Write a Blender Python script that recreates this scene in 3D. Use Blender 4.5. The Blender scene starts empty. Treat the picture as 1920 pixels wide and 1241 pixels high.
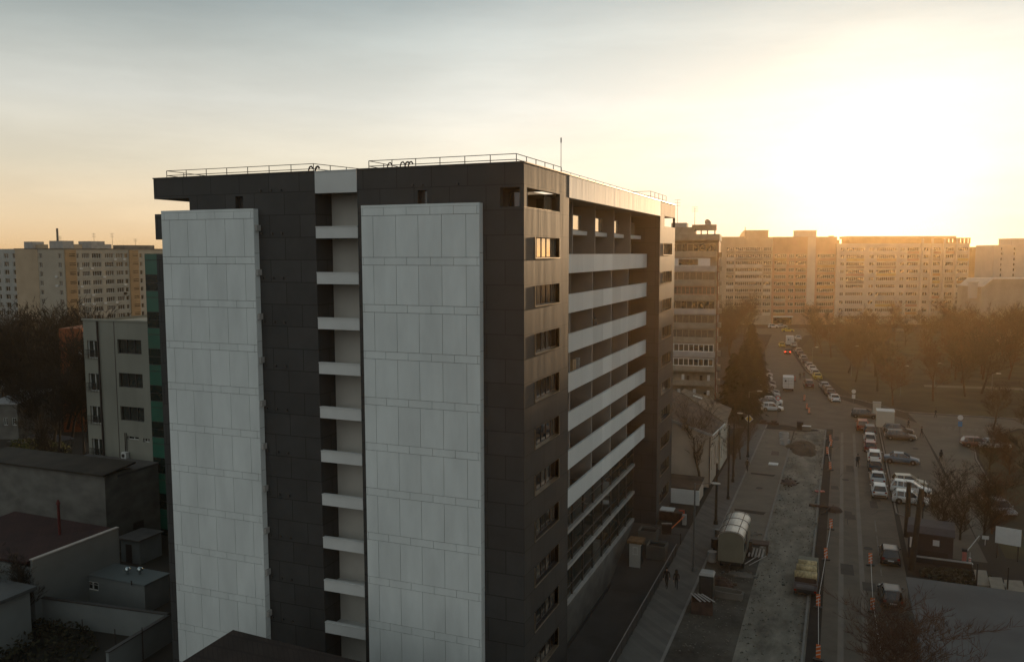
import bpy, math, random
from mathutils import Vector, Matrix
R = math.radians
sc = bpy.context.scene
# ---------------------------------------------------------------- camera
CAM = Vector((17.7115, -46.6006, 28.8846))
YAW, PIT, ROL, FOC = -0.3778, -0.0925, -0.0021, 1559.5      # focal length in pixels of a 1920 wide photo
Fv = Vector((math.sin(YAW)*math.cos(PIT), math.cos(YAW)*math.cos(PIT), math.sin(PIT)))
Rv = Vector((math.cos(YAW), -math.sin(YAW), 0)); Uv = Rv.cross(Fv)
R2 = Rv*math.cos(ROL)+Uv*math.sin(ROL); U2 = -Rv*math.sin(ROL)+Uv*math.cos(ROL)
cd = bpy.data.cameras.new("camera"); cam = bpy.data.objects.new("camera", cd); sc.collection.objects.link(cam)
cd.sensor_width = 36; cd.lens = FOC/1920*36; cd.clip_start = .5; cd.clip_end = 6000
m = Matrix.Identity(4)
for i in range(3): m[i][0] = R2[i]; m[i][1] = U2[i]; m[i][2] = -Fv[i]; m[i][3] = CAM[i]
cam.matrix_world = m; sc.camera = cam
# ---------------------------------------------------------------- sun, sky, exposure
SUN_AZ, SUN_EL = R(1.75), R(2.9)          # azimuth from +Y towards +X
sd = bpy.data.lights.new("sun", 'SUN'); sd.energy = 3.6; sd.angle = R(.6); sd.color = (1, .66, .36)
sun = bpy.data.objects.new("sun", sd); sc.collection.objects.link(sun)
Sdir = Vector((math.sin(SUN_AZ)*math.cos(SUN_EL), math.cos(SUN_AZ)*math.cos(SUN_EL), math.sin(SUN_EL)))
sun.rotation_euler = Sdir.to_track_quat('Z', 'Y').to_euler()
w = bpy.data.worlds.new("World"); sc.world = w; w.use_nodes = True
nt = w.node_tree; N = nt.nodes; L = nt.links
bg = N['Background']; sky = N.new('ShaderNodeTexSky'); sky.sky_type = 'NISHITA'; sky.sun_disc = False
sky.sun_elevation = SUN_EL; sky.sun_rotation = SUN_AZ; sky.altitude = 50; sky.air_density = 1.0; sky.dust_density = 3.0; sky.ozone_density = 1.0
bg.inputs['Strength'].default_value = .1
# thin high cloud: a soft veil that lifts the sky a little where it lies
tc = N.new('ShaderNodeTexCoord'); mp = N.new('ShaderNodeMapping'); mp.inputs['Scale'].default_value = (1.2, 1.2, 7)
mp.inputs['Rotation'].default_value = (R(8), R(6), 0)
no = N.new('ShaderNodeTexNoise'); no.inputs['Scale'].default_value = 2.2; no.inputs['Detail'].default_value = 8; no.inputs['Roughness'].default_value = .6
cr = N.new('ShaderNodeValToRGB'); cr.color_ramp.elements[0].position = .42; cr.color_ramp.elements[1].position = .75
cr.color_ramp.elements[0].color = (0, 0, 0, 1); cr.color_ramp.elements[1].color = (1, 1, 1, 1)
mx = N.new('ShaderNodeMix'); mx.data_type = 'RGBA'; mx.blend_type = 'SCREEN'
ml = N.new('ShaderNodeMath'); ml.operation = 'MULTIPLY'; ml.inputs[1].default_value = .16
L.new(tc.outputs['Generated'], mp.inputs[0]); L.new(mp.outputs[0], no.inputs['Vector']); L.new(no.outputs['Fac'], cr.inputs[0])
L.new(cr.outputs[0], ml.inputs[0])
# the twilight sky: horizon warmth, darker zenith, the glow round the sun, laid over the Sky Texture
def nd(t, **k):
    n = N.new(t)
    for a_, v_ in k.items(): setattr(n, a_, v_)
    return n
def ramp(stops, src):
    n = N.new('ShaderNodeValToRGB'); e = n.color_ramp.elements
    while len(e) < len(stops): e.new(.5)
    for el, (p_, c_) in zip(e, stops): el.position = p_; el.color = (*c_, 1)
    L.new(src, n.inputs[0]); return n.outputs[0]
def vmath(op, a_, b_):
    n = nd('ShaderNodeVectorMath', operation=op)
    for i_, x_ in enumerate((a_, b_)):
        if hasattr(x_, 'is_linked') or hasattr(x_, 'links'): L.new(x_, n.inputs[i_] if not (op == 'SCALE' and i_ == 1) else n.inputs['Scale'])
        elif op == 'SCALE' and i_ == 1: n.inputs['Scale'].default_value = x_
        else: n.inputs[i_].default_value = x_
    return n
nrm = vmath('NORMALIZE', tc.outputs['Generated'], (0, 0, 0)); sep = N.new('ShaderNodeSeparateXYZ'); L.new(nrm.outputs[0], sep.inputs[0])
west = ramp([(0, (.90, .60, .31)), (.04, (.90, .70, .45)), (.10, (.76, .69, .54)), (.17, (.66, .66, .60)), (.235, (.45, .49, .47)), (.30, (.20, .26, .28)), (1, (.10, .14, .17))], sep.outputs[2])
east = ramp([(0, (.42, .41, .40)), (.1, (.46, .475, .465)), (.4, (.47, .505, .495)), (1, (.14, .18, .20))], sep.outputs[2])  # unseen sky behind the camera, brightened to light the front facades
side = nd('ShaderNodeMapRange'); side.inputs['From Min'].default_value = -.1; side.inputs['From Max'].default_value = .55; L.new(sep.outputs[1], side.inputs[0])
mxs = nd('ShaderNodeMix', data_type='RGBA'); L.new(side.outputs[0], mxs.inputs[0]); L.new(east, mxs.inputs[6]); L.new(west, mxs.inputs[7])
dt = vmath('DOT_PRODUCT', nrm.outputs[0], tuple(Sdir)); ac = nd('ShaderNodeMath', operation='ARCCOSINE'); L.new(dt.outputs['Value'], ac.inputs[0])
dg = nd('ShaderNodeMath', operation='DIVIDE'); dg.inputs[1].default_value = R(60); L.new(ac.outputs[0], dg.inputs[0])
glow = ramp([(0, (1, .90, .66)), (.07, (.80, .71, .53)), (.12, (.51, .475, .385)), (.2, (.345, .335, .295)), (.3, (.28, .275, .25)), (.42, (.24, .24, .225)), (.55, (.11, .115, .11)), (.75, (.02, .02, .02)), (1, (0, 0, 0))], dg.outputs[0])
tot = vmath('ADD', mxs.outputs[2], glow); tot2 = vmath('SCALE', tot.outputs[0], 8.5)
nis = vmath('SCALE', sky.outputs[0], .09); s3 = vmath('ADD', tot2.outputs[0], nis.outputs[0])
ad = nd('ShaderNodeMath', operation='ADD'); ad.inputs[1].default_value = 1.0; L.new(ml.outputs[0], ad.inputs[0])
s4 = vmath('SCALE', s3.outputs[0], 1.0); L.new(ad.outputs[0], s4.inputs['Scale'])
L.new(s4.outputs[0], bg.inputs['Color'])
vs = sc.view_settings; vs.view_transform = 'Standard'; vs.look = 'None'; vs.exposure = 0.13; vs.gamma = 1
try:
    sc.cycles.use_denoising = True; sc.cycles.max_bounces = 6; sc.cycles.volume_bounces = 0; sc.cycles.diffuse_bounces = 3
except Exception: pass
HAZE = .00018

# ---------------------------------------------------------------- helpers
def ray(u, v): return Fv+R2*((u-960)/FOC)+U2*((620.5-v)/FOC)
def G(u, v, z=0.0):
    d = ray(u, v); return CAM+d*((z-CAM.z)/d.z)
def Xp(u, v, x):
    d = ray(u, v); return CAM+d*((x-CAM.x)/d.x)
def Yp(u, v, y):
    d = ray(u, v); return CAM+d*((y-CAM.y)/d.y)
def AT(u, dist, z=0.0):
    d = ray(u, 467); h = Vector((d.x, d.y)).normalized(); return Vector((CAM.x+h.x*dist, CAM.y+h.y*dist, z))
def PD(u, v, D): return CAM+ray(u, v)*D      # point seen at (u, v) at axial depth D
def ZT(u, v, dist):
    d = ray(u, v); return CAM.z+d.z/math.hypot(d.x, d.y)*dist
rnd = random.Random(7)
col = sc.collection
def tag(o, label=None, cat=None, group=None, kind=None):
    if label: o['label'] = label
    if cat: o['category'] = cat
    if group: o['group'] = group
    if kind: o['kind'] = kind
    return o
def thing(name, label, cat, loc=(0, 0, 0), rz=0, group=None):
    o = bpy.data.objects.new(name, None); col.objects.link(o); o.location = loc; o.rotation_euler = (0, 0, rz); o.empty_display_size = .3
    return tag(o, label, cat, group)
class MB:
    def __init__(s): s.v = []; s.f = []; s.mi = []
    def face(s, pts, mi=0):
        n = len(s.v); s.v += [tuple(p) for p in pts]; s.f.append(tuple(range(n, n+len(pts)))); s.mi.append(mi)
    def hexa(s, p, mi=0):     # 8 points: bottom 4 ccw, top 4 ccw
        n = len(s.v); s.v += [tuple(q) for q in p]
        for a in ((3, 2, 1, 0), (4, 5, 6, 7), (0, 1, 5, 4), (1, 2, 6, 5), (2, 3, 7, 6), (3, 0, 4, 7)):
            s.f.append(tuple(n+i for i in a)); s.mi.append(mi)
    def box(s, x0, x1, y0, y1, z0, z1, mi=0):
        s.hexa([(x0, y0, z0), (x1, y0, z0), (x1, y1, z0), (x0, y1, z0), (x0, y0, z1), (x1, y0, z1), (x1, y1, z1), (x0, y1, z1)], mi)
    def obox(s, c, d, rot, mi=0):     # rotated box: centre, full dims, Matrix or rz
        M = rot if not isinstance(rot, (int, float)) else Matrix.Rotation(rot, 3, 'Z')
        c = Vector(c); hx, hy, hz = d[0]/2, d[1]/2, d[2]/2
        s.hexa([c+M@Vector(q) for q in ((-hx, -hy, -hz), (hx, -hy, -hz), (hx, hy, -hz), (-hx, hy, -hz), (-hx, -hy, hz), (hx, -hy, hz), (hx, hy, hz), (-hx, hy, hz))], mi)
    def tube(s, a, b, r0, r1=None, n=6, mi=0, cap=True):
        a = Vector(a); b = Vector(b); r1 = r0 if r1 is None else r1
        d = (b-a)
        if d.length < 1e-6: return
        d.normalize(); t = Vector((1, 0, 0)) if abs(d.x) < .8 else Vector((0, 1, 0))
        p = d.cross(t).normalized(); q = d.cross(p); k = len(s.v)
        for (c, r) in ((a, r0), (b, r1)):
            for i in range(n):
                an = 2*math.pi*i/n; s.v.append(tuple(c+p*(r*math.cos(an))+q*(r*math.sin(an))))
        for i in range(n):
            j = (i+1) % n; s.f.append((k+i, k+j, k+n+j, k+n+i)); s.mi.append(mi)
        if cap and n > 3:
            s.f.append(tuple(k+i for i in range(n))[::-1]); s.mi.append(mi); s.f.append(tuple(k+n+i for i in range(n))); s.mi.append(mi)
    def path(s, pts, r, n=6, mi=0):
        for a, b in zip(pts[:-1], pts[1:]): s.tube(a, b, r, r, n, mi)
    def lathe(s, prof, c=(0, 0, 0), n=14, mi=0):
        k = len(s.v)
        for (r, z) in prof:
            for i in range(n):
                an = 2*math.pi*i/n; s.v.append((c[0]+r*math.cos(an), c[1]+r*math.sin(an), c[2]+z))
        for a in range(len(prof)-1):
            for i in range(n):
                j = (i+1) % n; s.f.append((k+a*n+i, k+a*n+j, k+(a+1)*n+j, k+(a+1)*n+i)); s.mi.append(mi)
    def prism(s, pts, z0, z1, mi=0):
        n = len(pts); k = len(s.v); s.v += [(p[0], p[1], z0) for p in pts]+[(p[0], p[1], z1) for p in pts]
        s.f.append(tuple(range(k, k+n))[::-1]); s.f.append(tuple(range(k+n, k+2*n))); s.mi += [mi, mi]
        for i in range(n):
            j = (i+1) % n; s.f.append((k+i, k+j, k+n+j, k+n+i)); s.mi.append(mi)
    def ring(s, rings, close=True, mi=0):   # loft of equal point loops
        n = len(rings[0]); k = len(s.v)
        for r in rings: s.v += [tuple(p) for p in r]
        for a in range(len(rings)-1):
            for i in range(n if close else n-1):
                j = (i+1) % n; s.f.append((k+a*n+i, k+a*n+j, k+(a+1)*n+j, k+(a+1)*n+i)); s.mi.append(mi)
    def cap(s, r, mi=0): s.face(r, mi)
    def mesh(s, name, mats, smooth=False):
        me = bpy.data.meshes.new(name); me.from_pydata(s.v, [], s.f)
        for x in (mats if isinstance(mats, (list, tuple)) else [mats]): me.materials.append(x)
        if any(s.mi): me.polygons.foreach_set('material_index', s.mi)
        if smooth: me.polygons.foreach_set('use_smooth', [True]*len(s.f))
        me.update(); return me
    def build(s, name, mats, parent=None, smooth=False, loc=None, rz=0):
        o = bpy.data.objects.new(name, s.mesh(name, mats, smooth)); col.objects.link(o)
        if parent is not None: o.parent = parent
        if loc is not None: o.location = loc
        if rz: o.rotation_euler = (0, 0, rz)
        return o
def place(name, me, parent=None, loc=(0, 0, 0), rz=0, scale=None):
    o = bpy.data.objects.new(name, me); col.objects.link(o)
    if parent is not None: o.parent = parent
    o.location = loc; o.rotation_euler = (0, 0, rz)
    if scale: o.scale = scale if not isinstance(scale, (int, float)) else (scale,)*3
    return o
def copy_tree(o, parent=None):
    c = o.copy(); col.objects.link(c)
    if parent is not None: c.parent = parent
    for ch in o.children: copy_tree(ch, c)
    return c
def holes(mb, O, U, Nn, W, Z0, Z1, hs, depth=.2, mi=0, mir=None):
    """wall sheet from O along U (unit), height Z0..Z1, facing Nn, with recessed openings hs=(u0,u1,z0,z1)"""
    O = Vector(O); U = Vector(U); Nn = Vector(Nn); mir = mi if mir is None else mir
    us = sorted(set([0, W]+[h[0] for h in hs]+[h[1] for h in hs])); zs = sorted(set([Z0, Z1]+[h[2] for h in hs]+[h[3] for h in hs]))
    flip = U.cross(Vector((0, 0, 1))).dot(Nn) < 0
    def P(u, z, d=0): return O+U*u+Vector((0, 0, z))-Nn*d
    def fc(p, k): mb.face(p[::-1] if flip else p, k)
    for k in range(len(zs)-1):
        zm = (zs[k]+zs[k+1])/2; row = [h for h in hs if h[2] < zm < h[3]]; u = 0
        for h in sorted(row):
            if h[0] > u+1e-6: fc([P(u, zs[k]), P(h[0], zs[k]), P(h[0], zs[k+1]), P(u, zs[k+1])], mi)
            u = h[1]
        if W > u+1e-6: fc([P(u, zs[k]), P(W, zs[k]), P(W, zs[k+1]), P(u, zs[k+1])], mi)
    for (a, b, c, d) in hs:
        fc([P(a, c), P(b, c), P(b, c, depth), P(a, c, depth)], mir); fc([P(a, d, depth), P(b, d, depth), P(b, d), P(a, d)], mir)
        fc([P(a, c), P(a, c, depth), P(a, d, depth), P(a, d)], mir); fc([P(b, c, depth), P(b, c), P(b, d), P(b, d, depth)], mir)

# ---------------------------------------------------------------- materials
def mat(name, c, rough=.8, metal=0, var=.15, scale=1.5, bump=0, ior=1.5, spec=None, stretch=(1, 1, 1), c2=None, detail=6, coords='Object', nr=.5):
    M = bpy.data.materials.new(name); M.use_nodes = True; t = M.node_tree; b = t.nodes['Principled BSDF']
    b.inputs['Roughness'].default_value = rough; b.inputs['Metallic'].default_value = metal; b.inputs['IOR'].default_value = ior
    if spec is not None: b.inputs['Specular IOR Level'].default_value = spec
    co = t.nodes.new('ShaderNodeTexCoord'); mp = t.nodes.new('ShaderNodeMapping'); mp.inputs['Scale'].default_value = stretch
    nz = t.nodes.new('ShaderNodeTexNoise'); nz.inputs['Scale'].default_value = scale; nz.inputs['Detail'].default_value = detail; nz.inputs['Roughness'].default_value = nr
    rp = t.nodes.new('ShaderNodeValToRGB'); rp.color_ramp.elements[0].position = .3; rp.color_ramp.elements[1].position = .7
    lo = tuple(x*(1-var) for x in c); hi = tuple(min(1, x*(1+var)) for x in (c2 or c))
    rp.color_ramp.elements[0].color = (*lo, 1); rp.color_ramp.elements[1].color = (*hi, 1)
    t.links.new(co.outputs[coords], mp.inputs[0]); t.links.new(mp.outputs[0], nz.inputs['Vector']); t.links.new(nz.outputs['Fac'], rp.inputs[0]); t.links.new(rp.outputs[0], b.inputs['Base Color'])
    if bump:
        bp = t.nodes.new('ShaderNodeBump'); bp.inputs['Strength'].default_value = bump; bp.inputs['Distance'].default_value = .05
        t.links.new(nz.outputs['Fac'], bp.inputs['Height']); t.links.new(bp.outputs[0], b.inputs['Normal'])
    M['_rp'] = rp.name; return M
def with_grid(M, bw, bh, dark=.5, mortar=.02, off=.5, mode='xy'):
    """multiply the base colour by a brick pattern of joints (panel cladding)"""
    t = M.node_tree; b = t.nodes['Principled BSDF']; src = b.inputs['Base Color'].links[0].from_socket
    co = t.nodes.new('ShaderNodeTexCoord'); sx = t.nodes.new('ShaderNodeSeparateXYZ'); ad = t.nodes.new('ShaderNodeMath'); cb = t.nodes.new('ShaderNodeCombineXYZ')
    t.links.new(co.outputs['Object'], sx.inputs[0]); t.links.new(sx.outputs[0], ad.inputs[0]); t.links.new(sx.outputs[1], ad.inputs[1])
    t.links.new(ad.outputs[0], cb.inputs[0]); t.links.new(sx.outputs[2], cb.inputs[1])
    br = t.nodes.new('ShaderNodeTexBrick'); br.offset = off; br.inputs['Scale'].default_value = 1; br.inputs['Mortar Size'].default_value = mortar; br.inputs['Mortar Smooth'].default_value = .1
    br.inputs['Brick Width'].default_value = bw; br.inputs['Row Height'].default_value = bh
    br.inputs['Color1'].default_value = (.86, .86, .86, 1); br.inputs['Color2'].default_value = (1.1, 1.1, 1.1, 1); br.inputs['Mortar'].default_value = (dark, dark, dark, 1)
    mu = t.nodes.new('ShaderNodeMix'); mu.data_type = 'RGBA'; mu.blend_type = 'MULTIPLY'; mu.inputs[0].default_value = 1
    t.links.new(cb.outputs[0], br.inputs['Vector']); t.links.new(src, mu.inputs[6]); t.links.new(br.outputs['Color'], mu.inputs[7]); t.links.new(mu.outputs[2], b.inputs['Base Color'])
    return M
def island(M, amt=.12):
    t = M.node_tree; b = t.nodes['Principled BSDF']; src = b.inputs['Base Color'].links[0].from_socket
    g = t.nodes.new('ShaderNodeNewGeometry'); mr = t.nodes.new('ShaderNodeMapRange'); mr.inputs['To Min'].default_value = 1-amt; mr.inputs['To Max'].default_value = 1+amt
    vm = t.nodes.new('ShaderNodeVectorMath'); vm.operation = 'SCALE'
    t.links.new(g.outputs['Random Per Island'], mr.inputs[0]); t.links.new(src, vm.inputs[0]); t.links.new(mr.outputs[0], vm.inputs['Scale']); t.links.new(vm.outputs[0], b.inputs['Base Color'])
    return M
def wavy(M, scale=.9, strength=.25, stretch=(1, 1, .12), dist=.03):
    """slightly buckled sheet metal: tall soft waves in the normal"""
    t = M.node_tree; b = t.nodes['Principled BSDF']; co = t.nodes.new('ShaderNodeTexCoord'); mp = t.nodes.new('ShaderNodeMapping'); mp.inputs['Scale'].default_value = stretch
    nz = t.nodes.new('ShaderNodeTexNoise'); nz.inputs['Scale'].default_value = scale; nz.inputs['Detail'].default_value = 2
    bp = t.nodes.new('ShaderNodeBump'); bp.inputs['Strength'].default_value = strength; bp.inputs['Distance'].default_value = dist
    t.links.new(co.outputs['Object'], mp.inputs[0]); t.links.new(mp.outputs[0], nz.inputs['Vector']); t.links.new(nz.outputs['Fac'], bp.inputs['Height']); t.links.new(bp.outputs[0], b.inputs['Normal'])
    return M
CLAD = wavy(with_grid(mat('dark cladding', (.044, .0455, .0445), .6, 0, .16, .6, detail=10, nr=.6, spec=.36), 2.45, 1.5, .3, .026), 1.1, .35)
WHITE = island(mat('white cladding', (.68, .72, .705), .5, 0, .09, .8, stretch=(1, 1, .3), detail=10, nr=.6), .035)
WHITEM = wavy(mat('white sheet cladding', (.60, .61, .59), .55, 0, .06, .6), 1.2, .25)
WHITEM2 = with_grid(wavy(mat('white balcony cladding', (.66, .69, .68), .45, 0, .05, .5, stretch=(1, 1, .3)), 1.0, .12), 3.05, 9, .75, .012, 0)
JOINT = mat('joint backing', (.10, .105, .10), .9)
METAL = mat('dark railing metal', (.05, .04, .035), .5, .4)
FRAME = mat('window frame anthracite', (.045, .04, .037), .45)
SILL = mat('metal window trim', (.30, .24, .17), .35, .6)
GLASS = mat('dark window glass', (.012, .012, .012), .06, 0, .3, .7, ior=1.9)
GLASSG = mat('green window glass', (.03, .035, .03), .05, 0, .3, .7, ior=1.8)
MIRR = mat('sunset tinted mirror pane', (.72, .62, .46), .06, .75, .1, .7)  # mirror metal with the golden sky reflection put into its base colour
CURT = mat('curtained glass', (.10, .09, .075), .12, 0, .5, 2.0, stretch=(6, 6, .6), ior=1.7)
BEIGE = mat('beige render', (.52, .50, .45), .85, 0, .08, .6)
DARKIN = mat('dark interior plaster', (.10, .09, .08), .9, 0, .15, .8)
FIN = mat('balcony partition render', (.25, .235, .21), .85, 0, .08, .6)
CONC = mat('stained concrete', (.13, .126, .112), .9, 0, .3, .45, .15, stretch=(1, 1, 1.6))
CONCL = mat('pale concrete', (.34, .33, .31), .9, 0, .15, .9)
ROOFM = mat('bitumen roof', (.09, .085, .08), .9, 0, .2, .8)

# ================================================================ THE SETTING
ASPH = mat('worn asphalt', (.108, .091, .07), .9, 0, .25, .35, .1, detail=12, nr=.68)
DIRT = mat('compacted dirt and broken concrete', (.10, .09, .07), .95, 0, .5, .42, .4, c2=(.185, .172, .14), detail=15, stretch=(1, .45, 1), nr=.7)
SOIL = mat('dark soil', (.028, .022, .016), 1, 0, .4, .6, .5, detail=9)
PAVE = with_grid(mat('sidewalk paving', (.105, .10, .09), .9, 0, .16, .5), .6, .6, .8, .012)
PAVE2 = mat('grey paved strip', (.14, .122, .096), .9, 0, .22, .4, detail=12, nr=.68)
KERB = mat('kerb stone', (.19, .18, .165), .9, 0, .15, 1)
GRASS = mat('winter park lawn', (.035, .03, .016), 1, 0, .45, .12, .3, c2=(.05, .045, .02), detail=9)
GRND = mat('dark bare ground', (.024, .021, .016), 1, 0, .4, .1, .3, detail=8)
PAINT = mat('worn road marking', (.14, .13, .11), .9, 0, .35, 3)
TRACK = mat('polished wheel track', (.125, .107, .084), .7, 0, .12, .5)
B = 2400
def sheet(name, pts, z, m, thick=None):
    mb = MB()
    mb.face([(p[0], p[1], z if len(p) < 3 else p[2]) for p in pts]); o = mb.build(name, m); tag(o, kind='structure'); return o
mb = MB()
gx = [3.6, 60, 200, B]
mb.face([(3.6, -B, 0), (B, -B, 0), (B, B, 0), (3.6, B, 0)])
LZ = -3.4
mb.face([(-28.4, -B, LZ), (3.6, -B, LZ), (3.6, 29, LZ), (-28.4, 29, LZ)])
mb.face([(-28.4, 29, LZ), (3.6, 29, LZ), (3.6, 39.6, 0), (-28.4, 39.6, 0)])
mb.face([(-28.4, 39.6, 0), (3.6, 39.6, 0), (3.6, B, 0), (-28.4, B, 0)])
mb.face([(-B, -B, LZ), (-28.4, -B, LZ), (-28.4, 60, LZ), (-B, 60, LZ)])
mb.face([(-B, 60, LZ), (-28.4, 60, LZ), (-28.4, 110, 0), (-B, 110, 0)])
mb.face([(-B, 110, 0), (-28.4, 110, 0), (-28.4, B, 0), (-B, B, 0)])
mb.face([(3.6, -B, LZ), (3.6, -B, 0), (3.6, 39.6, 0), (3.6, 29, LZ)])
mb.face([(-28.4, 29, LZ), (-28.4, 39.6, 0), (-28.4, 110, 0), (-28.4, 60, LZ)])
tag(mb.build('ground', GRND), kind='structure')
# entrance yard beside the building (lower than the street)
YARD = mat('yard concrete', (.078, .074, .068), .92, 0, .2, .3, .1)
mb = MB(); mb.face([(-2.6, -40, LZ+.02), (3.6, -40, LZ+.02), (3.6, 29, LZ+.02), (-2.6, 29, LZ+.02)]); mb.face([(-2.6, 29, LZ+.02), (3.6, 29, LZ+.02), (3.6, 39.6, .02), (-2.6, 39.6, .02)])
tag(mb.build('driveway', YARD), kind='structure')
sheet('sidewalk', [(3.6, -40), (6.55, -40), (6.55, 98), (3.6, 98)], .12, PAVE)
mb = MB(); mb.box(6.551, 6.75, -40, 98, -.05, .125); mb.box(3.45, 3.598, -40, 29, -3.4, .13)
tag(mb.build('kerb', KERB), kind='structure')
sheet('paved_strip', [(6.75, 36), (11.1, 36), (11.1, 97), (6.75, 97)], .03, PAVE2)
mb = MB(); mb.box(11.1, 11.28, 36, 82, 0, .14); tag(mb.build('kerb', KERB), kind='structure')
sheet('dirt_road', [(11.28, -40), (16.1, -40), (16.1, 98), (11.28, 98)], .012, DIRT)
sheet('dirt_yard', [(6.75, -40), (11.28, -40), (11.28, 36), (6.75, 36)], .016, mat('muddy verge', (.036, .030, .023), 1, 0, .5, .3, .5, c2=(.07, .066, .054), detail=14, nr=.7))
def blob(name, cx, cy, rx, ry, z, m, seed=0, n=22, h=0.0):
    rr = random.Random(seed); mb = MB(); pts = []; ph = [rr.uniform(0, 6.3) for _ in range(4)]
    for i in range(n):
        a = 2*math.pi*i/n; k = 1+.16*math.sin(2*a+ph[0])+.12*math.sin(3*a+ph[1])+.09*math.sin(5*a+ph[2])+rr.uniform(-.05, .05)
        pts.append((rx*k*math.cos(a), ry*k*math.sin(a), 0))
    if h == 0: mb.face([(cx+p[0], cy+p[1], z) for p in pts])
    else:
        rings = []
        for s_, hh in ((1, 0), (.85, .38), (.62, .75), (.35, .96), (.08, 1.0)):
            rings.append([(cx+p[0]*s_*rr.uniform(.93, 1.07), cy+p[1]*s_*rr.uniform(.93, 1.07), z+h*hh*rr.uniform(.85, 1.1)) for p in pts])
        mb.ring(rings); mb.cap(rings[-1])
    o = mb.build(name, m); tag(o, kind='structure'); return o
mb = MB(); rs = random.Random(31)
for i in range(1500):
    x = rs.choice([11.4+abs(rs.gauss(0, .8)), rs.uniform(11.4, 16), 16-abs(rs.gauss(0, .6)), rs.uniform(7, 11)]); y = rs.uniform(12, 97)
    if x < 11.2 and y > 36: y = rs.uniform(12, 36)
    d = rs.uniform(.03, .085)*(1.8 if rs.random() < .06 else 1); mb.obox((x, y, .03+d*.25), (d*rs.uniform(1, 1.8), d*rs.uniform(1, 1.6), d*.7), rs.uniform(0, 3))
tag(mb.build('gravel', island(mat('loose gravel', (.13, .12, .10), .95, 0, .3, 2), .3)), 'loose stones and broken concrete over the torn up roadway', 'gravel', kind='stuff')
# roads
road = [G(1553, 800), G(1541, 788), G(1505, 715), G(1478, 680), G(1462, 655), G(1440, 628), G(1400, 616)]
sheet('road', [(17.05, -40), (23.9, -40), (23.9, 98), (31, 108), (17.6, 130), (9.5, 170), (3.8, 215), (6, 262), (20, 285), (60, 300), (60, 312), (-60, 268), (-60, 258), (-5, 262), (-3.5, 215), (1.0, 165), (4.2, 130), (5.0, 106), (6.75, 98.2), (17.05, 98.2)], .02, ASPH)
for x in (18.45, 20.2): sheet('wheel_track', [(x-.22, -30), (x+.22, -30), (x+.2, 96), (x-.2, 96)], .026, TRACK)
# car park on the right with a walkway and a park behind
LOT = mat('car park asphalt', (.11, .096, .074), .9, 0, .25, .25, .1, detail=12, nr=.68)
sheet('car_park', [(24.4, 40), (31.2, 40), (30.5, 108), (24.4, 104)], .014, LOT)
WALK = mat('walkway paving', (.125, .113, .088), .9, 0, .16, .3)
sheet('walkway', [(31.2, 46), (35.5, 62), (35.8, 84), (37.2, 96), (45.5, 110), (60, 110), (140, 96), (140, 103), (60, 118.5), (29.5, 118), (30.5, 108), (31.2, 80)], .02, WALK)
mb = MB()
for a, b in (((24.15, 53), (24.15, 104)), ((24.15, 53), (27.5, 49.5)), ((36.0, 84), (37.3, 97)), ((35.7, 62), (36.0, 84)), ((20.5, 131), (29, 119)), ((29, 119), (48, 119)), ((17.2, 134), (20.5, 131)), ((10.2, 170), (17.2, 134)), ((4.6, 215), (10.2, 170))):
    a = Vector((*a, .06)); b = Vector((*b, .06)); d = b-a; mb.obox((a+b)/2, (.16, d.length, .14), math.atan2(-d.x, d.y))
tag(mb.build('kerb', KERB), kind='structure')
sheet('park_lawn', [(20.9, 132), (29.3, 119.6), (140, 119.6), (260, 110), (260, 330), (60, 296), (22, 280), (8, 255), (6.5, 215), (12, 172)], .03, GRASS)
sheet('park_lawn', [(38, 96.5), (36.4, 84), (36.2, 62), (33, 46), (33, 42), (140, 42), (140, 95.5), (60, 109.4), (46, 109.4)], .018, GRASS)
sheet('footpath', [(35, 152), (160, 168), (160, 171.5), (35, 155)], .045, WALK)
mb = MB()
for i in range(9):     # zebra crossing at the mouth of the car park
    mb.face([(33.5+i*.95, 104.4, .032), (34.0+i*.95, 104.4, .032), (34.6+i*.95, 107.6, .032), (34.1+i*.95, 107.6, .032)])
for y in (20, 33): mb.box(21.78, 21.9, y, y+11.5, .024, .028)
mb.box(21.75, 21.9, 45.5, 49.6, .024, .028)
tag(mb.build('road_marking', PAINT), kind='structure')
rr_ = random.Random(21); PATCH = mat('darker asphalt patch', (.052, .046, .038), .9, 0, .2, .8, detail=10); CRK = mat('tar crack line', (.022, .02, .018), .8)
for i in range(13):
    x = rr_.choice([17.6, 19.2, 20.8, 22.0, 8.0, 9.3])+rr_.uniform(-.3, .3); y = rr_.uniform(18, 96); a, b = rr_.uniform(.5, 1.3), rr_.uniform(.8, 3.2)
    if x < 15 and y < 50: y += 45
    sheet('asphalt_patch', [(x-a/2, y-b/2), (x+a/2+.1, y-b/2), (x+a/2, y+b/2), (x-a/2-.05, y+b/2+.1)], .034+.0006*i, PATCH)
mb = MB()
for i in range(30):
    x = rr_.choice([rr_.uniform(17.2, 23.6), rr_.uniform(7, 11), rr_.uniform(24.6, 31)]); y = rr_.uniform(38, 97); p_ = Vector((x, y)); an = rr_.uniform(0, 3.14)
    for k in range(rr_.randint(3, 7)):
        an += rr_.uniform(-.6, .6); q_ = p_+Vector((math.cos(an), math.sin(an)))*rr_.uniform(.4, 1.1); n_ = Vector((-math.sin(an), math.cos(an)))*.03
        mb.face([(*(p_-n_), .046), (*(q_-n_), .046), (*(q_+n_), .046), (*(p_+n_), .046)]); p_ = q_
tag(mb.build('asphalt_cracks', CRK), kind='structure')
MH = mat('cast iron cover', (.03, .028, .026), .7, .4)
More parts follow.
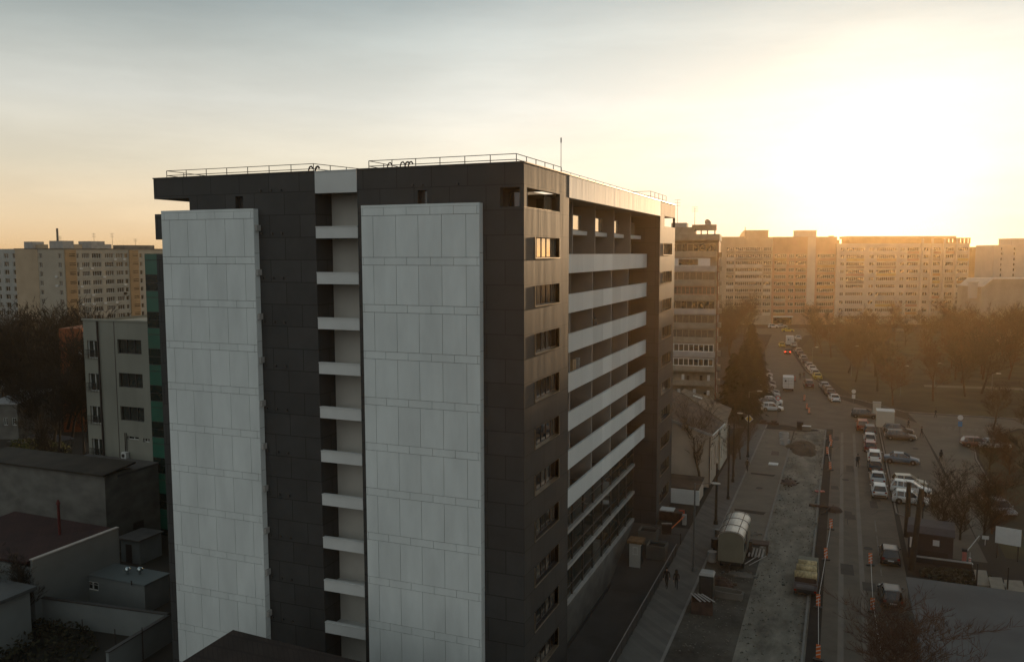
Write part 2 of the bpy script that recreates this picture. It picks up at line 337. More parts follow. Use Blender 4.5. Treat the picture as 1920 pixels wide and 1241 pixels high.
for i, (x, y, lb) in enumerate(((20.9, 40, 'round manhole cover in the road left of the upper black hatchback'), (18.9, 66, 'round manhole cover in the road beside the trench, middle distance'), (21.6, 84, 'round manhole cover near the far end of the kerbside row'), (9.0, 58, 'round manhole cover on the paved strip'), (28.6, 88, 'round manhole cover in the car park before the kiosk'))):
    mb = MB(); mb.lathe([(.42, 0), (.42, .02), (.34, .022), (.33, .012), (0, .012)], (0, 0, 0), 18); tag(mb.build('manhole_cover', MH, loc=(x, y, .04)), lb, 'manhole cover')
# open trench beside the road with the spoil boards
TR = mat('trench earth', (.018, .015, .012), 1, 0, .4, .8, .5)
mb = MB(); mb.face([(16.1, -40, .03), (17.05, -40, .03), (17.05, 97, .03), (16.1, 97, .03)]); tag(mb.build('trench', TR), kind='structure')
for i, (y, x0, x1, w_) in enumerate([(64.5, 7.4, 10.2, .8), (47.5, 7.3, 10.4, 1.0), (36.6, 8.5, 10.9, 1.1)]):
    mb = MB(); mb.face([(x0, y, .036), (x1, y-.3, .036), (x1+.2, y+w_*.8, .036), (x0-.2, y+w_, .036)]); tag(mb.build('trench', TR), kind='structure')
blob('soil_mound', 13.0, 82.0, 2.3, 4.2, 0, mat('loose spoil', (.07, .055, .04), 1, 0, .4, .8, .6), 5, 24, .9)
blob('soil_mound', 14.5, 90.0, 1.6, 2.4, 0, DIRT, 8, 20, .35)
blob('soil_patch', 9.2, 96.5, 5.0, 2.2, .045, TR, 9)
# ================================================================ MAIN BUILDING
Mb = thing('apartment_building', 'modern high-rise block clad in dark grey panels with tall white panels and white balcony bands', 'building', (0, 0, LZ))
ZO = -LZ      # local z of street level 0: all heights below are street heights, shifted by the parent
def part(mb, name, m, parent=Mb, label=None, **k):
    o = mb.build(name, m, parent, **k)
    if parent is Mb: o.location = Vector(o.location)+Vector((0, 0, ZO))
    if label: o['label'] = label
    return o
HT, D1, D2, D3, W_, S0, S1 = 34.26, 8.75, 39.65, 47.9, 28.4, -14.69, -11.47
PB = 32.83      # underside of the parapet band
# --- front wall (y=0)
mb = MB()
hl = [(-21.19+W_, -20.55+W_, 31.7, PB)]
holes(mb, (-W_, 0, 0), (1, 0, 0), (0, -1, 0), 3.2, LZ, 28.9, [])
holes(mb, (-25.2, 0, 0), (1, 0, 0), (0, -1, 0), S0+25.2, LZ, PB, [(-21.19+25.2, -20.55+25.2, 31.5, PB-.002)], .5)
mb.box(-W_, S0, 0, .35, PB, HT)                       # parapet band, left
mb.box(-W_, -27.0, 0, .3, 29.95, 31.76); mb.box(-W_, -W_+.3, .3, 6, 29.95, 31.76)    # corner terrace parapet
mb.face([(-25.2, 0, 28.9), (-25.2, 9, 28.9), (-25.2, 9, PB), (-25.2, 0, PB)])
mb.face([(-W_, 0, 28.9), (-25.2, 0, 28.9), (-25.2, 9, 28.9), (-W_, 9, 28.9)])
mb.face([(-W_, 0, 31.1), (-25.2, 0, 31.1), (-25.2, 9, 31.1), (-W_, 9, 31.1)][::-1])
mb.face([(-W_, 9, LZ), (-W_, 0, LZ), (-W_, 0, 28.9), (-W_, 9, 28.9)])
mb.box(-W_, -25.2, .35, 9, PB, PB+.3)
holes(mb, (S1, 0, 0), (1, 0, 0), (0, -1, 0), -S1, LZ, PB, [(-7.1-S1, -6.44-S1, 31.4, PB-.002), (-1.53-S1, -S1-.001, 31.69, PB-.002)], .5)
mb.box(S1, 0, 0, .35, PB, HT)
# --- side wall of the near block (x=0), with its ten windows and the corner terrace
wy0, wy1, zw, wh = 1.9, 6.62, 29.9, 1.27
hs = [(wy0, wy1, zw-3*k-wh, zw-3*k) for k in range(11)]+[(.001, 6.76, 31.66, PB-.002)]
holes(mb, (0, 0, 0), (0, 1, 0), (1, 0, 0), D1, LZ, PB, hs, .28)
mb.box(-.35, 0, .352, D1, PB, HT)
mb.face([(0, D1, LZ), (-2.4, D1, LZ), (-2.4, D1, 32.7), (0, D1, 32.7)])   # return towards the recess
# far block
hs = [(41.35-D2, 46.2-D2, 29.95-2.99*k-1.2, 29.95-2.99*k) for k in range(10)]+[(41.9-D2, D3-D2-.001, 31.75, PB-.002)]
holes(mb, (0, D2, 0), (0, 1, 0), (1, 0, 0), D3-D2, -.2, PB, hs, .28)
mb.box(-.35, 0, D2, D3, PB, HT); mb.box(-3.5, -.352, D3-.35, D3, PB, HT)
mb.face([(-4.6, D2, LZ), (0, D2, LZ), (0, D2, HT-.01), (-4.6, D2, HT-.01)])
mb.face([(0, D3, -.2), (-W_, D3, -.2), (-W_, D3, 31.75), (0, D3, 31.75)]); mb.face([(-W_, D3, LZ), (-W_, 9, LZ), (-W_, 9, PB), (-W_, D3, PB)])
# roof deck
mb.box(-W_, -4.6, .36, D3-.36, 33.2, 33.6); mb.box(-4.6, -.36, .36, D1+.2, 33.2, 33.6); mb.box(-4.6, -.4, D2-.1, D3-.36, 33.2, 33.6)
part(mb, 'wall', CLAD)
# dark copings
mb = MB(); mb.box(-W_-.04, S0, -.05, .4, HT+.002, HT+.07); part(mb, 'coping', FRAME); mb = MB(); mb.box(S1, .05, -.05, .4, HT+.002, HT+.07); part(mb, 'coping', FRAME)
mb = MB(); mb.box(-.4, .05, .402, D1, HT+.002, HT+.06); part(mb, 'coping', SILL); mb = MB(); mb.box(-.4, .05, D2, D3, HT+.002, HT+.06); part(mb, 'coping', SILL)
# --- white beam above the recessed side
mb = MB()
y = D1+.003
while y < D2-.1:
    y2 = min(y+1.55, D2-.003); mb.box(-.33, .02, y, y2-.02, 32.73, HT-.02); y = y2
part(mb, 'fascia_beam', WHITEM)
mb = MB(); mb.box(-4.6, -.34, D1, D2, 32.72, 33.0); part(mb, 'soffit', FIN)
mb = MB(); mb.box(-.36, .05, D1, D2, HT-.018, HT+.05); part(mb, 'coping', SILL)
# --- white tile panels standing proud of the front wall
def white_panel(x0, x1, z0, z1, zj, tall, band):
    mb = MB(); mb.box(x0+.01, x1-.01, -.46, -.002, z0, z1-.02); p = part(mb, 'panel_backing', JOINT)
    mb = MB(); g = .013
    zs = []; z = zj+3.05
    mb.box(x0, x1, -.5, -.46, z1-.16, z1)        # cap strip
    def row(za, zb, js):
        e = [x0]+js+[x1]
        for a, b in zip(e[:-1], e[1:]):
            if b-a > .1 and zb-za > .05: mb.box(a+g, b-g, -.5, -.46, za+g, zb-g)
    k = 0; top = z1-.16
    row(zj+2.98-.46+.0, top, band) if False else None
    row(z1-.16-.5, z1-.16, band)
    za = z1-.16-.5
    zb_ = zj
    while za > z0:
        row(max(z0, zb_), za, tall)
        if zb_ > z0: row(max(z0, zb_-.49), zb_, band)
        za = zb_-.49; zb_ -= 3.0
    # the right flank of the panel is clad too
    z = z1
    while z > z0:
        mb.box(x1-.0, x1+.012, -.5, -.01, max(z0, z-3.0)+.012, z-.012); z -= 3.0
    o = part(mb, 'white_panel', WHITE); o['label'] = 'white tiled panel'
white_panel(-27.33, -19.31, -1.3, 31.95, 28.72, [-26.59, -24.99, -23.38, -21.73, -20.13], [-27.05, -25.75, -24.13, -22.55, -20.95, -19.55])
white_panel(-10.91, -2.68, -2.6, 31.95, 28.67, [-10.05, -8.42, -6.84, -5.22, -3.58], [-10.8, -9.27, -7.66, -6.0, -4.41, -2.85])
# --- stair slot with white parapets
mb = MB()
mb.box(S0-.001, S1, 1.9, 2.1, LZ, HT-.3)
part(mb, 'slot_wall', BEIGE)
mb = MB(); mb.face([(S0, 0, LZ), (S0, 1.9, LZ), (S0, 1.9, PB), (S0, 0, PB)]); mb.face([(S1, 1.9, LZ), (S1, 0, LZ), (S1, 0, PB), (S1, 1.9, PB)]); part(mb, 'slot_side', CLAD)
mb = MB(); mb.box(S0+.02, S1-.02, -.03, .3, PB+.02, HT-.03); mb.box(S0+.02, S1-.02, -.06, .35, HT-.028, HT+.04); part(mb, 'fascia_panel', WHITEM)
for k in range(11):
    zt = 30.70-3.0*k
    mb = MB(); mb.box(S0+.003, S1-.003, -.02, .12, zt-.78, zt-.06); mb.box(S0+.003, S1-.003, -.06, .24, zt-.058, zt); mb.box(S0+.003, S1-.003, 0.121, 1.89, zt-.78, zt-.60)
    part(mb, 'parapet', WHITEM)
    # small round vent outlets beside the slot
for k in range(11):
    zt = 33.15-.0 if k == 0 else 33.27-3.0*k
    for x in (-19.05, -18.2, -17.38)+((-7.43, -6.76, -4.34) if k == 0 else ()):
        mb = MB(); mb.tube((x, -.07, zt), (x, .05, zt), .075, .075, 8); mb.tube((x, -.10, zt+.03), (x, -.07, zt+.03), .085, .085, 8)
        part(mb, 'vent', FRAME)
for k in range(10):    # bracket plates at the flank of the left panel
    mb = MB(); mb.box(-19.29, -19.12, -.42, -.02, 30.45-3*k, 30.85-3*k); part(mb, 'bracket', CONCL)
# --- interior of the penthouse corner
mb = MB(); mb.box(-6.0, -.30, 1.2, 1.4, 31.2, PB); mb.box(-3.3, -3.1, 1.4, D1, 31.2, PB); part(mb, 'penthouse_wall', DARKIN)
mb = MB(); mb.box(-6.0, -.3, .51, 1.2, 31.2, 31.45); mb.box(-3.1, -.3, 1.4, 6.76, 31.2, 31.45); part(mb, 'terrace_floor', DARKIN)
mb = MB(); mb.box(-.33, -.05, -.03+.04, 6.78, 31.6, 31.68); part(mb, 'sill', SILL)
def window_mesh(wd, h, n, mul=.05, open_=None):
    """frame in local x (along the wall) and z, glass 2 cm behind"""
    f = MB(); f.box(0, wd, -.02, .05, 0, mul); f.box(0, wd, -.02, .05, h-mul, h); f.box(0, mul, -.02, .05, mul, h-mul); f.box(wd-mul, wd, -.02, .05, mul, h-mul)
    for i in range(1, n): f.box(wd*i/n-mul/2, wd*i/n+mul/2, -.02, .05, mul, h-mul)
    g = MB(); g.box(mul/2, wd-mul/2, .02, .035, mul/2, h-mul/2); return f, g
def add_window(parent, fm, gm, loc, rz, sm=None, zo=0, name='window'):
    o = place(name, fm, parent, (loc[0], loc[1], loc[2]+zo), rz); place('pane', gm, o)
    if sm: place('sill', sm, o)
    return o
f, g = window_mesh(wy1-wy0, wh, 5); FM = f.mesh('window', FRAME); GM = g.mesh('pane', GLASS)
GMM = g.mesh('pane', MIRR)
s_ = MB(); s_.box(-.06, wy1-wy0+.06, -.33, -.0, -.05, .0); s_.box(-.06, -.0, -.31, 0, 0, wh); s_.box(wy1-wy0, wy1-wy0+.05, -.31, 0, 0, wh); SM = s_.mesh('sill', SILL)
rp = random.Random(3)
# blinds and curtains seen through part of each near window
for k in range(11):
    o = add_window(Mb, FM, GM if k else GMM, (-.26, wy0, zw-3*k-wh), R(90), SM, ZO)
    for (a, b) in rp.sample([(.1, .8), (.95, 1.7), (1.9, 2.5), (2.85, 3.3), (3.9, 4.6)], 2 if k else 0):
        mb = MB(); mb.box(a, b, .008, .018, .06, wh-.06); mb.build('curtain', CURT, o)
f, g = window_mesh(4.85, 1.2, 4); FM2 = f.mesh('window', FRAME); GM3 = g.mesh('pane', GLASS)
s_ = MB(); s_.box(-.06, 4.91, -.33, 0, -.05, 0); s_.box(4.85, 4.9, -.31, 0, 0, 1.2); s_.box(-.05, 0, -.31, 0, 0, 1.2); SM2 = s_.mesh('sill', SILL)
for k in range(10): add_window(Mb, FM2, GM3, (-.26, 41.35, 29.95-2.99*k-1.2), R(90), SM2, ZO)
# penthouse windows
for (x, z0_, z1_) in ((-20.87, 31.5, PB), (-6.77, 31.4, PB)):
    mb = MB(); mb.box(x-.02, x+.3, .42, .46, z0_, z1_); part(mb, 'window', GLASSG)
    mb = MB(); mb.box(x-.32, x-.021, .40, .47, z0_, z1_); part(mb, 'shutter', FRAME)
f, g = window_mesh(1.5, 1.15, 2)
for y in (1.9, 4.4): add_window(Mb, f.mesh('window', FRAME), g.mesh('pane', GLASSG), (-3.08, y, 31.5), R(90), None, ZO)
ya, yb = Xp(1020, 380, -.62).y, Xp(1034, 380, -.62).y; f, g = window_mesh(yb-ya, 1.2, 1); add_window(Mb, f.mesh('window', FRAME), g.mesh('pane', MIRR), (-.62, ya, 31.46), R(90), None, ZO)
f, g = window_mesh(1.1, 1.15, 1); add_window(Mb, f.mesh('window', FRAME), g.mesh('pane', GLASS), (-1.45, 1.16, 31.5), 0, None, ZO)
# --- recessed side: balcony bands, slabs, partitions, glazing
BX = -1.34; ends = [13.9, 20.05, 26.2, 32.4]
for k in range(7):
    zt = 28.83-3*k
    mb = MB()
    mb.box(BX-.14, BX, D1+.003, D2-.003, zt-1.41, zt-.03); mb.box(BX-.16, BX+.02, D1+.003, D2-.003, zt-.028, zt+.02)
    part(mb, 'balcony_band', WHITEM2)
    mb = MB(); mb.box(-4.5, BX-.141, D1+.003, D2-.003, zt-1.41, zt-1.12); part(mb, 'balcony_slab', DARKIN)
zlev = [28.83-1.12-3*k for k in range(7)]
mb = MB()
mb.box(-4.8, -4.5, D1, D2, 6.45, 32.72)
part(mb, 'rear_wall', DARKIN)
for k, zf in enumerate(zlev):
    top = 32.72 if k == 0 else zf+2.7
    for y in ends+([9.9] if k == 0 else []):
        mb = MB(); mb.box(-4.49, BX-(.02 if k == 0 else .2), y-.1, y+.1, zf+.003, top-.003); part(mb, 'balcony_partition', FIN if k == 0 else mat('brown grey balcony partition', (.15, .125, .10), .85) if k == 1 and y == 13.9 else FIN2 if 'FIN2' in globals() else FIN)  # one partition below the top floor gets a brown grey render
    for i, y in enumerate([9.2, 14.3, 20.5, 26.7, 32.9]):
        f, g = window_mesh(2.6, 2.1, 3, .06)
        add_window(Mb, f.mesh('balcony_door', FRAME), g.mesh('pane', GLASS), (-4.46, y+.5, zf+.05), R(90), None, ZO, 'balcony_door')
        if k == 0 and i < 4:
            pxr = (1088, 1128.5, 1160, 1189)[i]; f, g = window_mesh(Xp(pxr, 420, -2.06).y-ends[i]-.12, 1.2, 1, .05); add_window(Mb, f.mesh('window', FRAME), g.mesh('pane', MIRR), (-2.06, ends[i]+.12 if i < 4 else y, 30.72), R(90), None, ZO)
        if k == 0:
            mb = MB(); mb.box(-2.15, -1.98, y, y+5.55 if i < 4 else D2-.1, 30.36, 30.70); mb.box(-4.49, -2.16, y, y+5.55 if i < 4 else D2-.1, 30.36, 30.5); part(mb, 'balcony_band', WHITEM)
            f, g = window_mesh(3.4, 1.45, 2, .06); add_window(Mb, f.mesh('balcony_door', FRAME), g.mesh('pane', GLASSG), (-4.46, y+.4, 30.8), R(90), None, ZO, 'balcony_door')
# --- lower storeys: dark glass with two thin ledges above a concrete wall
LX = -2.4
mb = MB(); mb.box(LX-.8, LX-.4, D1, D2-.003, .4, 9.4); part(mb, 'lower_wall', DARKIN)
for za, zb in ((6.55, 9.35), (3.5, 6.25), (.46, 3.2)):
    n = 10; wd = (D2-D1)/n
    f = MB(); g = MB()
    for i in range(n+1): f.box(LX-.18, LX-.1, D1+i*wd-.04 if i else D1, D1+i*wd+.04 if i < n else D2-.01, za, zb)
    f.box(LX-.17, LX-.11, D1, D2-.01, za+1.0, za+1.05)
    g.box(LX-.20, LX-.185, D1, D2-.01, za, zb)
    o = part(f, 'glazing_band', FRAME); g.build('pane', GLASSG, o)
for z in (6.42, 3.42, .42):
    mb = MB(); mb.box(LX-.75, LX+.05, D1+.003, D2-.004, z-.22, z+.06); part(mb, 'ledge', CONCL)
mb = MB(); mb.box(LX-.3, LX, D1+.003, D2-.004, LZ, .19); part(mb, 'base_wall', CONC)
mb = MB(); mb.box(LX+.003, LX+.12, D1+.01, D2-.01, LZ, LZ+.35); part(mb, 'plinth', mat('dark plinth', (.05, .048, .045), .9))
BI = []
for (k, y, x, d, m_, nm, lb, c_) in ((3, 12.6, -2.2, (.5, .35, 1.9), 'wood', 'shelf_board', 'tall pale board leaning on the third balcony band from the top', 'board'), (3, 16.6, -2.3, (.6, .9, 1.75), 'wood', 'cabinet', 'tan cabinet standing on a middle balcony of the recessed side', 'cabinet'),
        (3, 18.1, -2.2, (.3, .3, 1.7), 'white', 'drying_rack', 'slim pale rack beside the tan cabinet on a middle balcony', 'rack'), (5, 13.4, -2.1, (.5, .6, 1.65), 'dark', 'cabinet', 'dark cabinet on a lower balcony of the recessed side', 'cabinet'), (2, 22.5, -2.2, (.5, .8, 1.6), 'dark', 'cabinet', 'dark cabinet on an upper balcony of the recessed side', 'cabinet')):
    zf = 28.83-1.12-3*k; BI.append((nm, lb, c_, (x, y, zf+.003), d, m_))
# --- roof railings, roof plant, lightning rod
def railing(pts, h=.62, step=1.75, zb=HT+.05, r=.028):
    mb = MB()
    for a, b in zip(pts[:-1], pts[1:]):
        a = Vector((*a, zb)); b = Vector((*b, zb)); d = b-a; n = max(1, round(d.length/step))
        for i in range(n+1): p = a+d*(i/n); mb.tube(p-Vector((0, 0, .6)), p+Vector((0, 0, h)), r, r, 5)
        for q in (h, h*.45): mb.tube(a+Vector((0, 0, q)), b+Vector((0, 0, q)), r*.9, r*.9, 5)
    part(mb, 'railing', METAL)
railing([(-28.3, 8), (-28.3, 1.2), (-15.6, 1.2), (-14.5, 5.5)]); railing([(-14.5, 5.5), (-11.2, 5.5)])
railing([(-11.3, 5), (-11.3, 1.2), (-.95, 1.2)]); railing([(-.95, 1.2), (-.95, 9.9)], step=1.7); railing([(-.95, 9.9), (-.95, 38.5)], .42, 2.2, r=.02)
railing([(-6, 38.6), (-.8, 38.6), (-.8, 46.6)], .9, 1.9)
mb = MB(); mb.tube((-1.6, 11.8, 33.6), (-1.6, 11.8, 37.0), .03, .02, 6); mb.tube((-1.6, 11.8, 36.9), (-1.6, 11.8, 37.25), .05, .05, 6); part(mb, 'lightning_rod', CONCL)
for (x, y, r) in ((-16.4, 1.8, .13), (-16.0, 2.0, .16), (-9.3, 1.8, .11), (-9.0, 1.9, .13), (-8.75, 1.9, .12), (-10.3, 1.9, .1)):
    mb = MB(); pts = [(x, y, 33.6), (x, y, 34.62), (x+.08, y, 34.8), (x+.22, y, 34.84), (x+.32, y, 34.7)]; mb.path(pts, r*.42, 8); part(mb, 'vent_pipe', METAL)
mb = MB(); mb.box(-15.8, -13.5, 3.0, 4.2, 33.6, 34.62); mb.box(-8.6, -6.8, 2.2, 3.2, 33.6, 34.5); part(mb, 'roof_unit', CONCL)
BIM = {'wood': mat('plywood', (.30, .22, .13), .7), 'white': mat('pale plastic', (.4, .4, .38), .6), 'dark': mat('dark laminate', (.05, .045, .04), .7)}
for nm, lb, c_, loc, d, m_ in BI:
    t = thing(nm, lb, c_, loc); mb = MB(); mb.box(-d[0]/2, d[0]/2, -d[1]/2, d[1]/2, 0, d[2]); mb.build('body', BIM[m_], t)
    mb = MB(); mb.box(d[0]/2+.003, d[0]/2+.02, -.01, .01, .1, d[2]-.1); mb.build('door_gap', FRAME, t)
# ================================================================ BACKGROUND BUILDINGS
HB1 = mat('sand render', (.38, .32, .24), .9, 0, .14, .25); HB2 = mat('pale render', (.50, .46, .38), .9, 0, .1, .25); HB3 = mat('ochre render', (.42, .27, .13), .9, 0, .15, .3)
HB4 = mat('salmon render', (.40, .25, .17), .9, 0, .15, .3); HBG = mat('grey render', (.34, .35, .33), .9, 0, .12, .3); WW = mat('white window frame', (.62, .62, .58), .6, 0, .08, 3)
BRICK = with_grid(mat('brown brick wall', (.20, .095, .06), .9, 0, .2, .8), .5, .16, .8, .01); BALC = mat('concrete balcony panel', (.27, .235, .18), .9, 0, .3, .6, detail=10, nr=.65); BALY = mat('yellow balcony panel', (.48, .36, .14), .9, 0, .15, .6)
AC = mat('air conditioner casing', (.55, .55, .52), .6, 0, .1, 2)
rb = random.Random(11)
def frame_glass(wd, h, n, fm=WW, gm=GLASSG, mul=.07, z0=0):
    f = MB(); f.box(0, wd, -.03, .06, 0, mul); f.box(0, wd, -.03, .06, h-mul, h)
    for i in range(n+1):
        c = min(max(wd*i/n, mul/2), wd-mul/2); f.box(c-mul/2, c+mul/2, -.03, .06, mul, h-mul)
    g = MB(); g.box(.02, wd-.02, .061, .08, .02, h-.02); return f.mesh('window', fm), g.mesh('pane', gm)
_fg = {}
def fg(wd, h, n, fm=WW, gm=GLASSG):
    k = (round(wd, 2), round(h, 2), n, fm.name, gm.name)
    if k not in _fg: _fg[k] = frame_glass(wd, h, n, fm, gm)
    return _fg[k]
def block(parent, bays, W, H, rows, z_row, wallm, depth=12, O=(0, 0), rz=0, balc=(BALC,), skip=0, pane=True, side=True, base=0, gap_m=None):
    """bays: (u0, u1, kind, n) kinds: w window, s glazed balcony strip (recessed), p parapet balcony; z_row: sill heights"""
    f = Matrix.Rotation(rz, 3, 'Z'); ox, oy = O
    def tr(p): q = f@Vector(p); return (q.x+ox, q.y+oy, q.z)
    mb = MB(); hs = []
    for (u0, u1, k, n, h) in bays:
        for z in z_row: hs.append((u0, u1, z, z+h))
    U = f@Vector((1, 0, 0)); Nn = f@Vector((0, -1, 0))
    holes(mb, tr((0, 0, 0)), U, Nn, W, base, H, hs, .35 if depth > 5 else .2)
    a, b, c, d = tr((0, 0, 0)), tr((W, 0, 0)), tr((W, depth, 0)), tr((0, depth, 0))
    up = lambda p, z: (p[0], p[1], z)
    if side:
        mb.face([up(b, base), up(c, base), up(c, H), up(b, H)]); mb.face([up(d, base), up(a, base), up(a, H), up(d, H)])
    mb.face([up(c, base), up(d, base), up(d, H), up(c, H)]); mb.face([up(a, H-.02), up(b, H-.02), up(c, H-.02), up(d, H-.02)])
    wo = mb.build('wall', wallm, parent)
    for (u0, u1, k, n, h) in bays:
        for i, z in enumerate(z_row):
            if k == 'x': continue
            fm, gm = fg(u1-u0, h, n, WW if k != 'd' else FRAME, rb.choice([GLASSG, GLASSG, CURT]))
            q = tr((u0, .22, z)); o = place('window', fm, parent, q, rz)
            if pane: place('pane', gm, o)
            if k == 's':
                m_ = MB(); m_.box(u0-.05, u1+.05, -.14, -.003, z-1.15, z-.05)
                bo = m_.build('balcony_panel', balc[(rb.randrange(len(balc)) if rb.random() < .55 else 0)], parent, loc=(ox, oy, 0), rz=rz)
    return wo
def roofbox(parent, pts_local, z0, z1, m, name='roof_cabin', rz=0, O=(0, 0)):
    mb = MB(); x0, x1, y0, y1 = pts_local; mb.box(x0, x1, y0, y1, z0, z1); mb.box(x0-.2, x1+.2, y0-.2, y1+.2, z1+.002, z1+.2)
    return mb.build(name, m, parent, loc=(O[0], O[1], 0), rz=rz)
IM = -YAW     # |yaw|
RZI = R(21.65)   # facades square to the view
# ---- long slabs at the end of the street
DA = 335.0; ppm = FOC/DA
def slab(name_label, cat, u0, u1, D, vtop, bays_px, vrows, m, balc, group=None, h=1.35, depth=12, **k):
    p0 = PD(u0, 467, D); s = D/FOC; W = (u1-u0)*s
    t = thing('apartment_building', name_label, cat, (p0.x, p0.y, 0), RZI, group)
    zt = PD((u0+u1)/2, vtop, D).z
    zr = [PD((u0+u1)/2, v, D).z-h/2 for v in vrows]
    bays = [((a-u0)*s, (b-u0)*s, kk, n, h) for a, b, kk, n in bays_px]
    block(t, bays, W, zt, None, zr, m, depth, balc=balc, **k)
    return t, s, zt
rowsA = [480, 493, 506, 519, 532, 545, 558, 571, 584]
tA, s, zA = slab('sand coloured slab with long glazed balconies at the left end of the far row', 'building', 1340, 1449, DA, 447, [(1363, 1377, 's', 4), (1380, 1430, 's', 14), (1433, 1447, 's', 4)], [467]+rowsA, HB1, (BALC, HB1, HB2))
roofbox(tA, ((1406-1340)*s, (1443-1340)*s, 2, 8), zA, zA+3.1, HB1); roofbox(tA, (2, 13, 3, 8), zA, zA+.5, HB1, 'roof_ledge')
tB, s, zB = slab('salmon slab with a shop at its foot, right of the sand coloured slab', 'building', 1449.4, 1569, DA, 444, [(1453, 1475, 's', 6), (1480, 1490, 'w', 3), (1493, 1513, 's', 5), (1518, 1525, 'w', 2), (1534, 1566, 's', 9)], rowsA, HB4, (HB4, HB3, HB1))
roofbox(tB, ((1499-1449)*s, (1533-1449)*s, 2, 8), zB, zB+2.4, HB2)
for a in ((1514, 1529),):
    mb = MB(); mb.box((a[0]-1449)*s, (a[1]-1449)*s, -.12, -.003, 8, zB-.1)
    mb2 = MB(); mb.build('wall_strip', HB2, tB)
mb = MB(); mb.box((1452-1449)*s, (1488-1449)*s, -1.6, -.2, 3.1, 3.5); mb.build('shop_canopy', WW, tB)
mb = MB(); mb.box((1453-1449)*s, (1487-1449)*s, -.16, -.02, .3, 2.9); mb.build('shop_window', GLASSG, tB)
DC = 334.0
tC, s, zC = slab('long pale slab with ochre balcony panels and square openings under its roof', 'building', 1569.5, 1818, DC, 456.5, [(1577, 1584, 'w', 2), (1588, 1621, 's', 9), (1631, 1640, 'w', 2), (1645, 1681, 's', 10), (1689, 1697, 'w', 2), (1702, 1723, 's', 5), (1733, 1742, 'w', 2), (1751, 1764, 's', 4), (1774, 1789, 's', 4), (1795, 1816, 's', 6)],
    [467.5, 481, 495, 509, 523, 537, 551.5, 567, 582, 596], HB2, (HB2, BALC, HB3, BALY, HB4))
zc2 = PD(1700, 443, DC).z
mb = MB(); x0 = (1592-1569.5)*s; x1 = (1791-1569.5)*s; x2 = (1818.5-1569.5)*s
mb.box(x0-.9, x1, -.4, 8, zc2-1.0, zc2); mb.box(x0, x1-5, .2, 8, zC, zc2-1.0)
for i in range(8):
    xx = x1-5+i*((x2-x1+5)/7.0); mb.box(xx-.45, min(xx+.45, x2), -.3, .5, zC, zc2-1.0)
mb.box(x1, x2, -.4, .8, zc2-1.0, zc2-.65); mb.box(x1, x2, 7, 8, zC, zC+.5)
mb.build('roof_attic', HB3, tC)
for (a, b) in ((1727, 1730), (1745.5, 1748), (1768, 1771), (1791, 1794)):
    mb = MB(); mb.box((a-1569.5)*s, (b-1569.5)*s, -.9, -.003, .5, zc2-1.0); mb.build('pier', HB2, tC)
roofbox(tC, ((1549-1569.5)*s, (1579-1569.5)*s, 3, 9), zC, zC+1.3, HB3); mb = MB(); mb.box((1563-1569.5)*s, (1570-1569.5)*s, 4, 6, zC+2.6, zC+3.2); mb.tube((-0.9, 5, zC+1.3), (-.9, 5, zC+2.7), .15); mb.build('roof_tank', HB3, tC)
# ---- buildings on the right behind the park
tD, s, zD = slab('small ochre block seen in the gap right of the long pale slab', 'building', 1822, 1866, 360, 463, [(1832, 1848, 's', 5), (1853, 1864, 'w', 3)], [472, 485, 498, 511, 524], HB3, (HB2, HB3))
tE, s, zE = slab('white block with three sparse columns of small windows at the right edge', 'building', 1864, 1990, 300, 459.5, [(1877, 1880.5, 'w', 1), (1901, 1905, 'w', 1), (1930, 1936, 'w', 1)], [467, 476, 486, 496, 506, 516, 526], HB2, (HB2,), h=1.1)
roofbox(tE, ((1899-1864)*s, (1985-1864)*s, 1, 9), zE, zE+2.2, HB2)
# pale gabled hall in front of the white block
p = PD(1840, 540, 262); t = thing('hall', 'low pale hall with a shallow roof half hidden by park trees at the right edge', 'building', (p.x, p.y, 0), RZI)
zt = ZT(1870, 532, 262); s = 262/FOC; mb = MB(); W = 150*s
pr = [(0, 0), (W, 0), (W, zt), (20*s, zt), (4*s, zt-2.2), (0, zt-2.4)]
mb.face([(x, 0, z) for x, z in pr]); mb.face([(x, 14, z) for x, z in pr][::-1]); mb.face([(0, 14, 0), (0, 0, 0), (0, 0, zt-2.4), (0, 14, zt-2.4)])
mb.build('wall', HB1, t)
mb = MB()
for (xa, za), (xb, zb) in (((20*s, zt), (W, zt)), ((4*s, zt-2.2), (20*s, zt)), ((-.3, zt-2.45), (4*s, zt-2.2))): mb.hexa([(xa, -.3, za+.003), (xb, -.3, zb+.003), (xb, 14, zb+.003), (xa, 14, za+.003), (xa, -.3, za+.25), (xb, -.3, zb+.25), (xb, 14, zb+.25), (xa, 14, za+.25)])
mb.build('roof', HB2, t); mb = MB(); mb.box(-2.5, 0, 2, 3, zt-6, zt-1.0); mb.box(-2.8, .3, 1.8, 3.2, zt-1.0, zt-.8); mb.build('chimney', HB2, t)
# distant church dome
p = PD(1397, 440, 620); t = thing('church_dome', 'tiny hazy dome poking above the roof of the sand slab', 'dome', (p.x, p.y, 0))
mb = MB(); z0 = p.z-6; mb.lathe([(4.0, 0), (4.0, z0+3), (4.3, z0+3.3), (3.9, z0+5), (2.8, z0+7.2), (1.2, z0+8.8), (.35, z0+9.4), (.3, z0+11.5), (0, z0+11.8)], n=16); mb.build('dome', HB1, t, True)
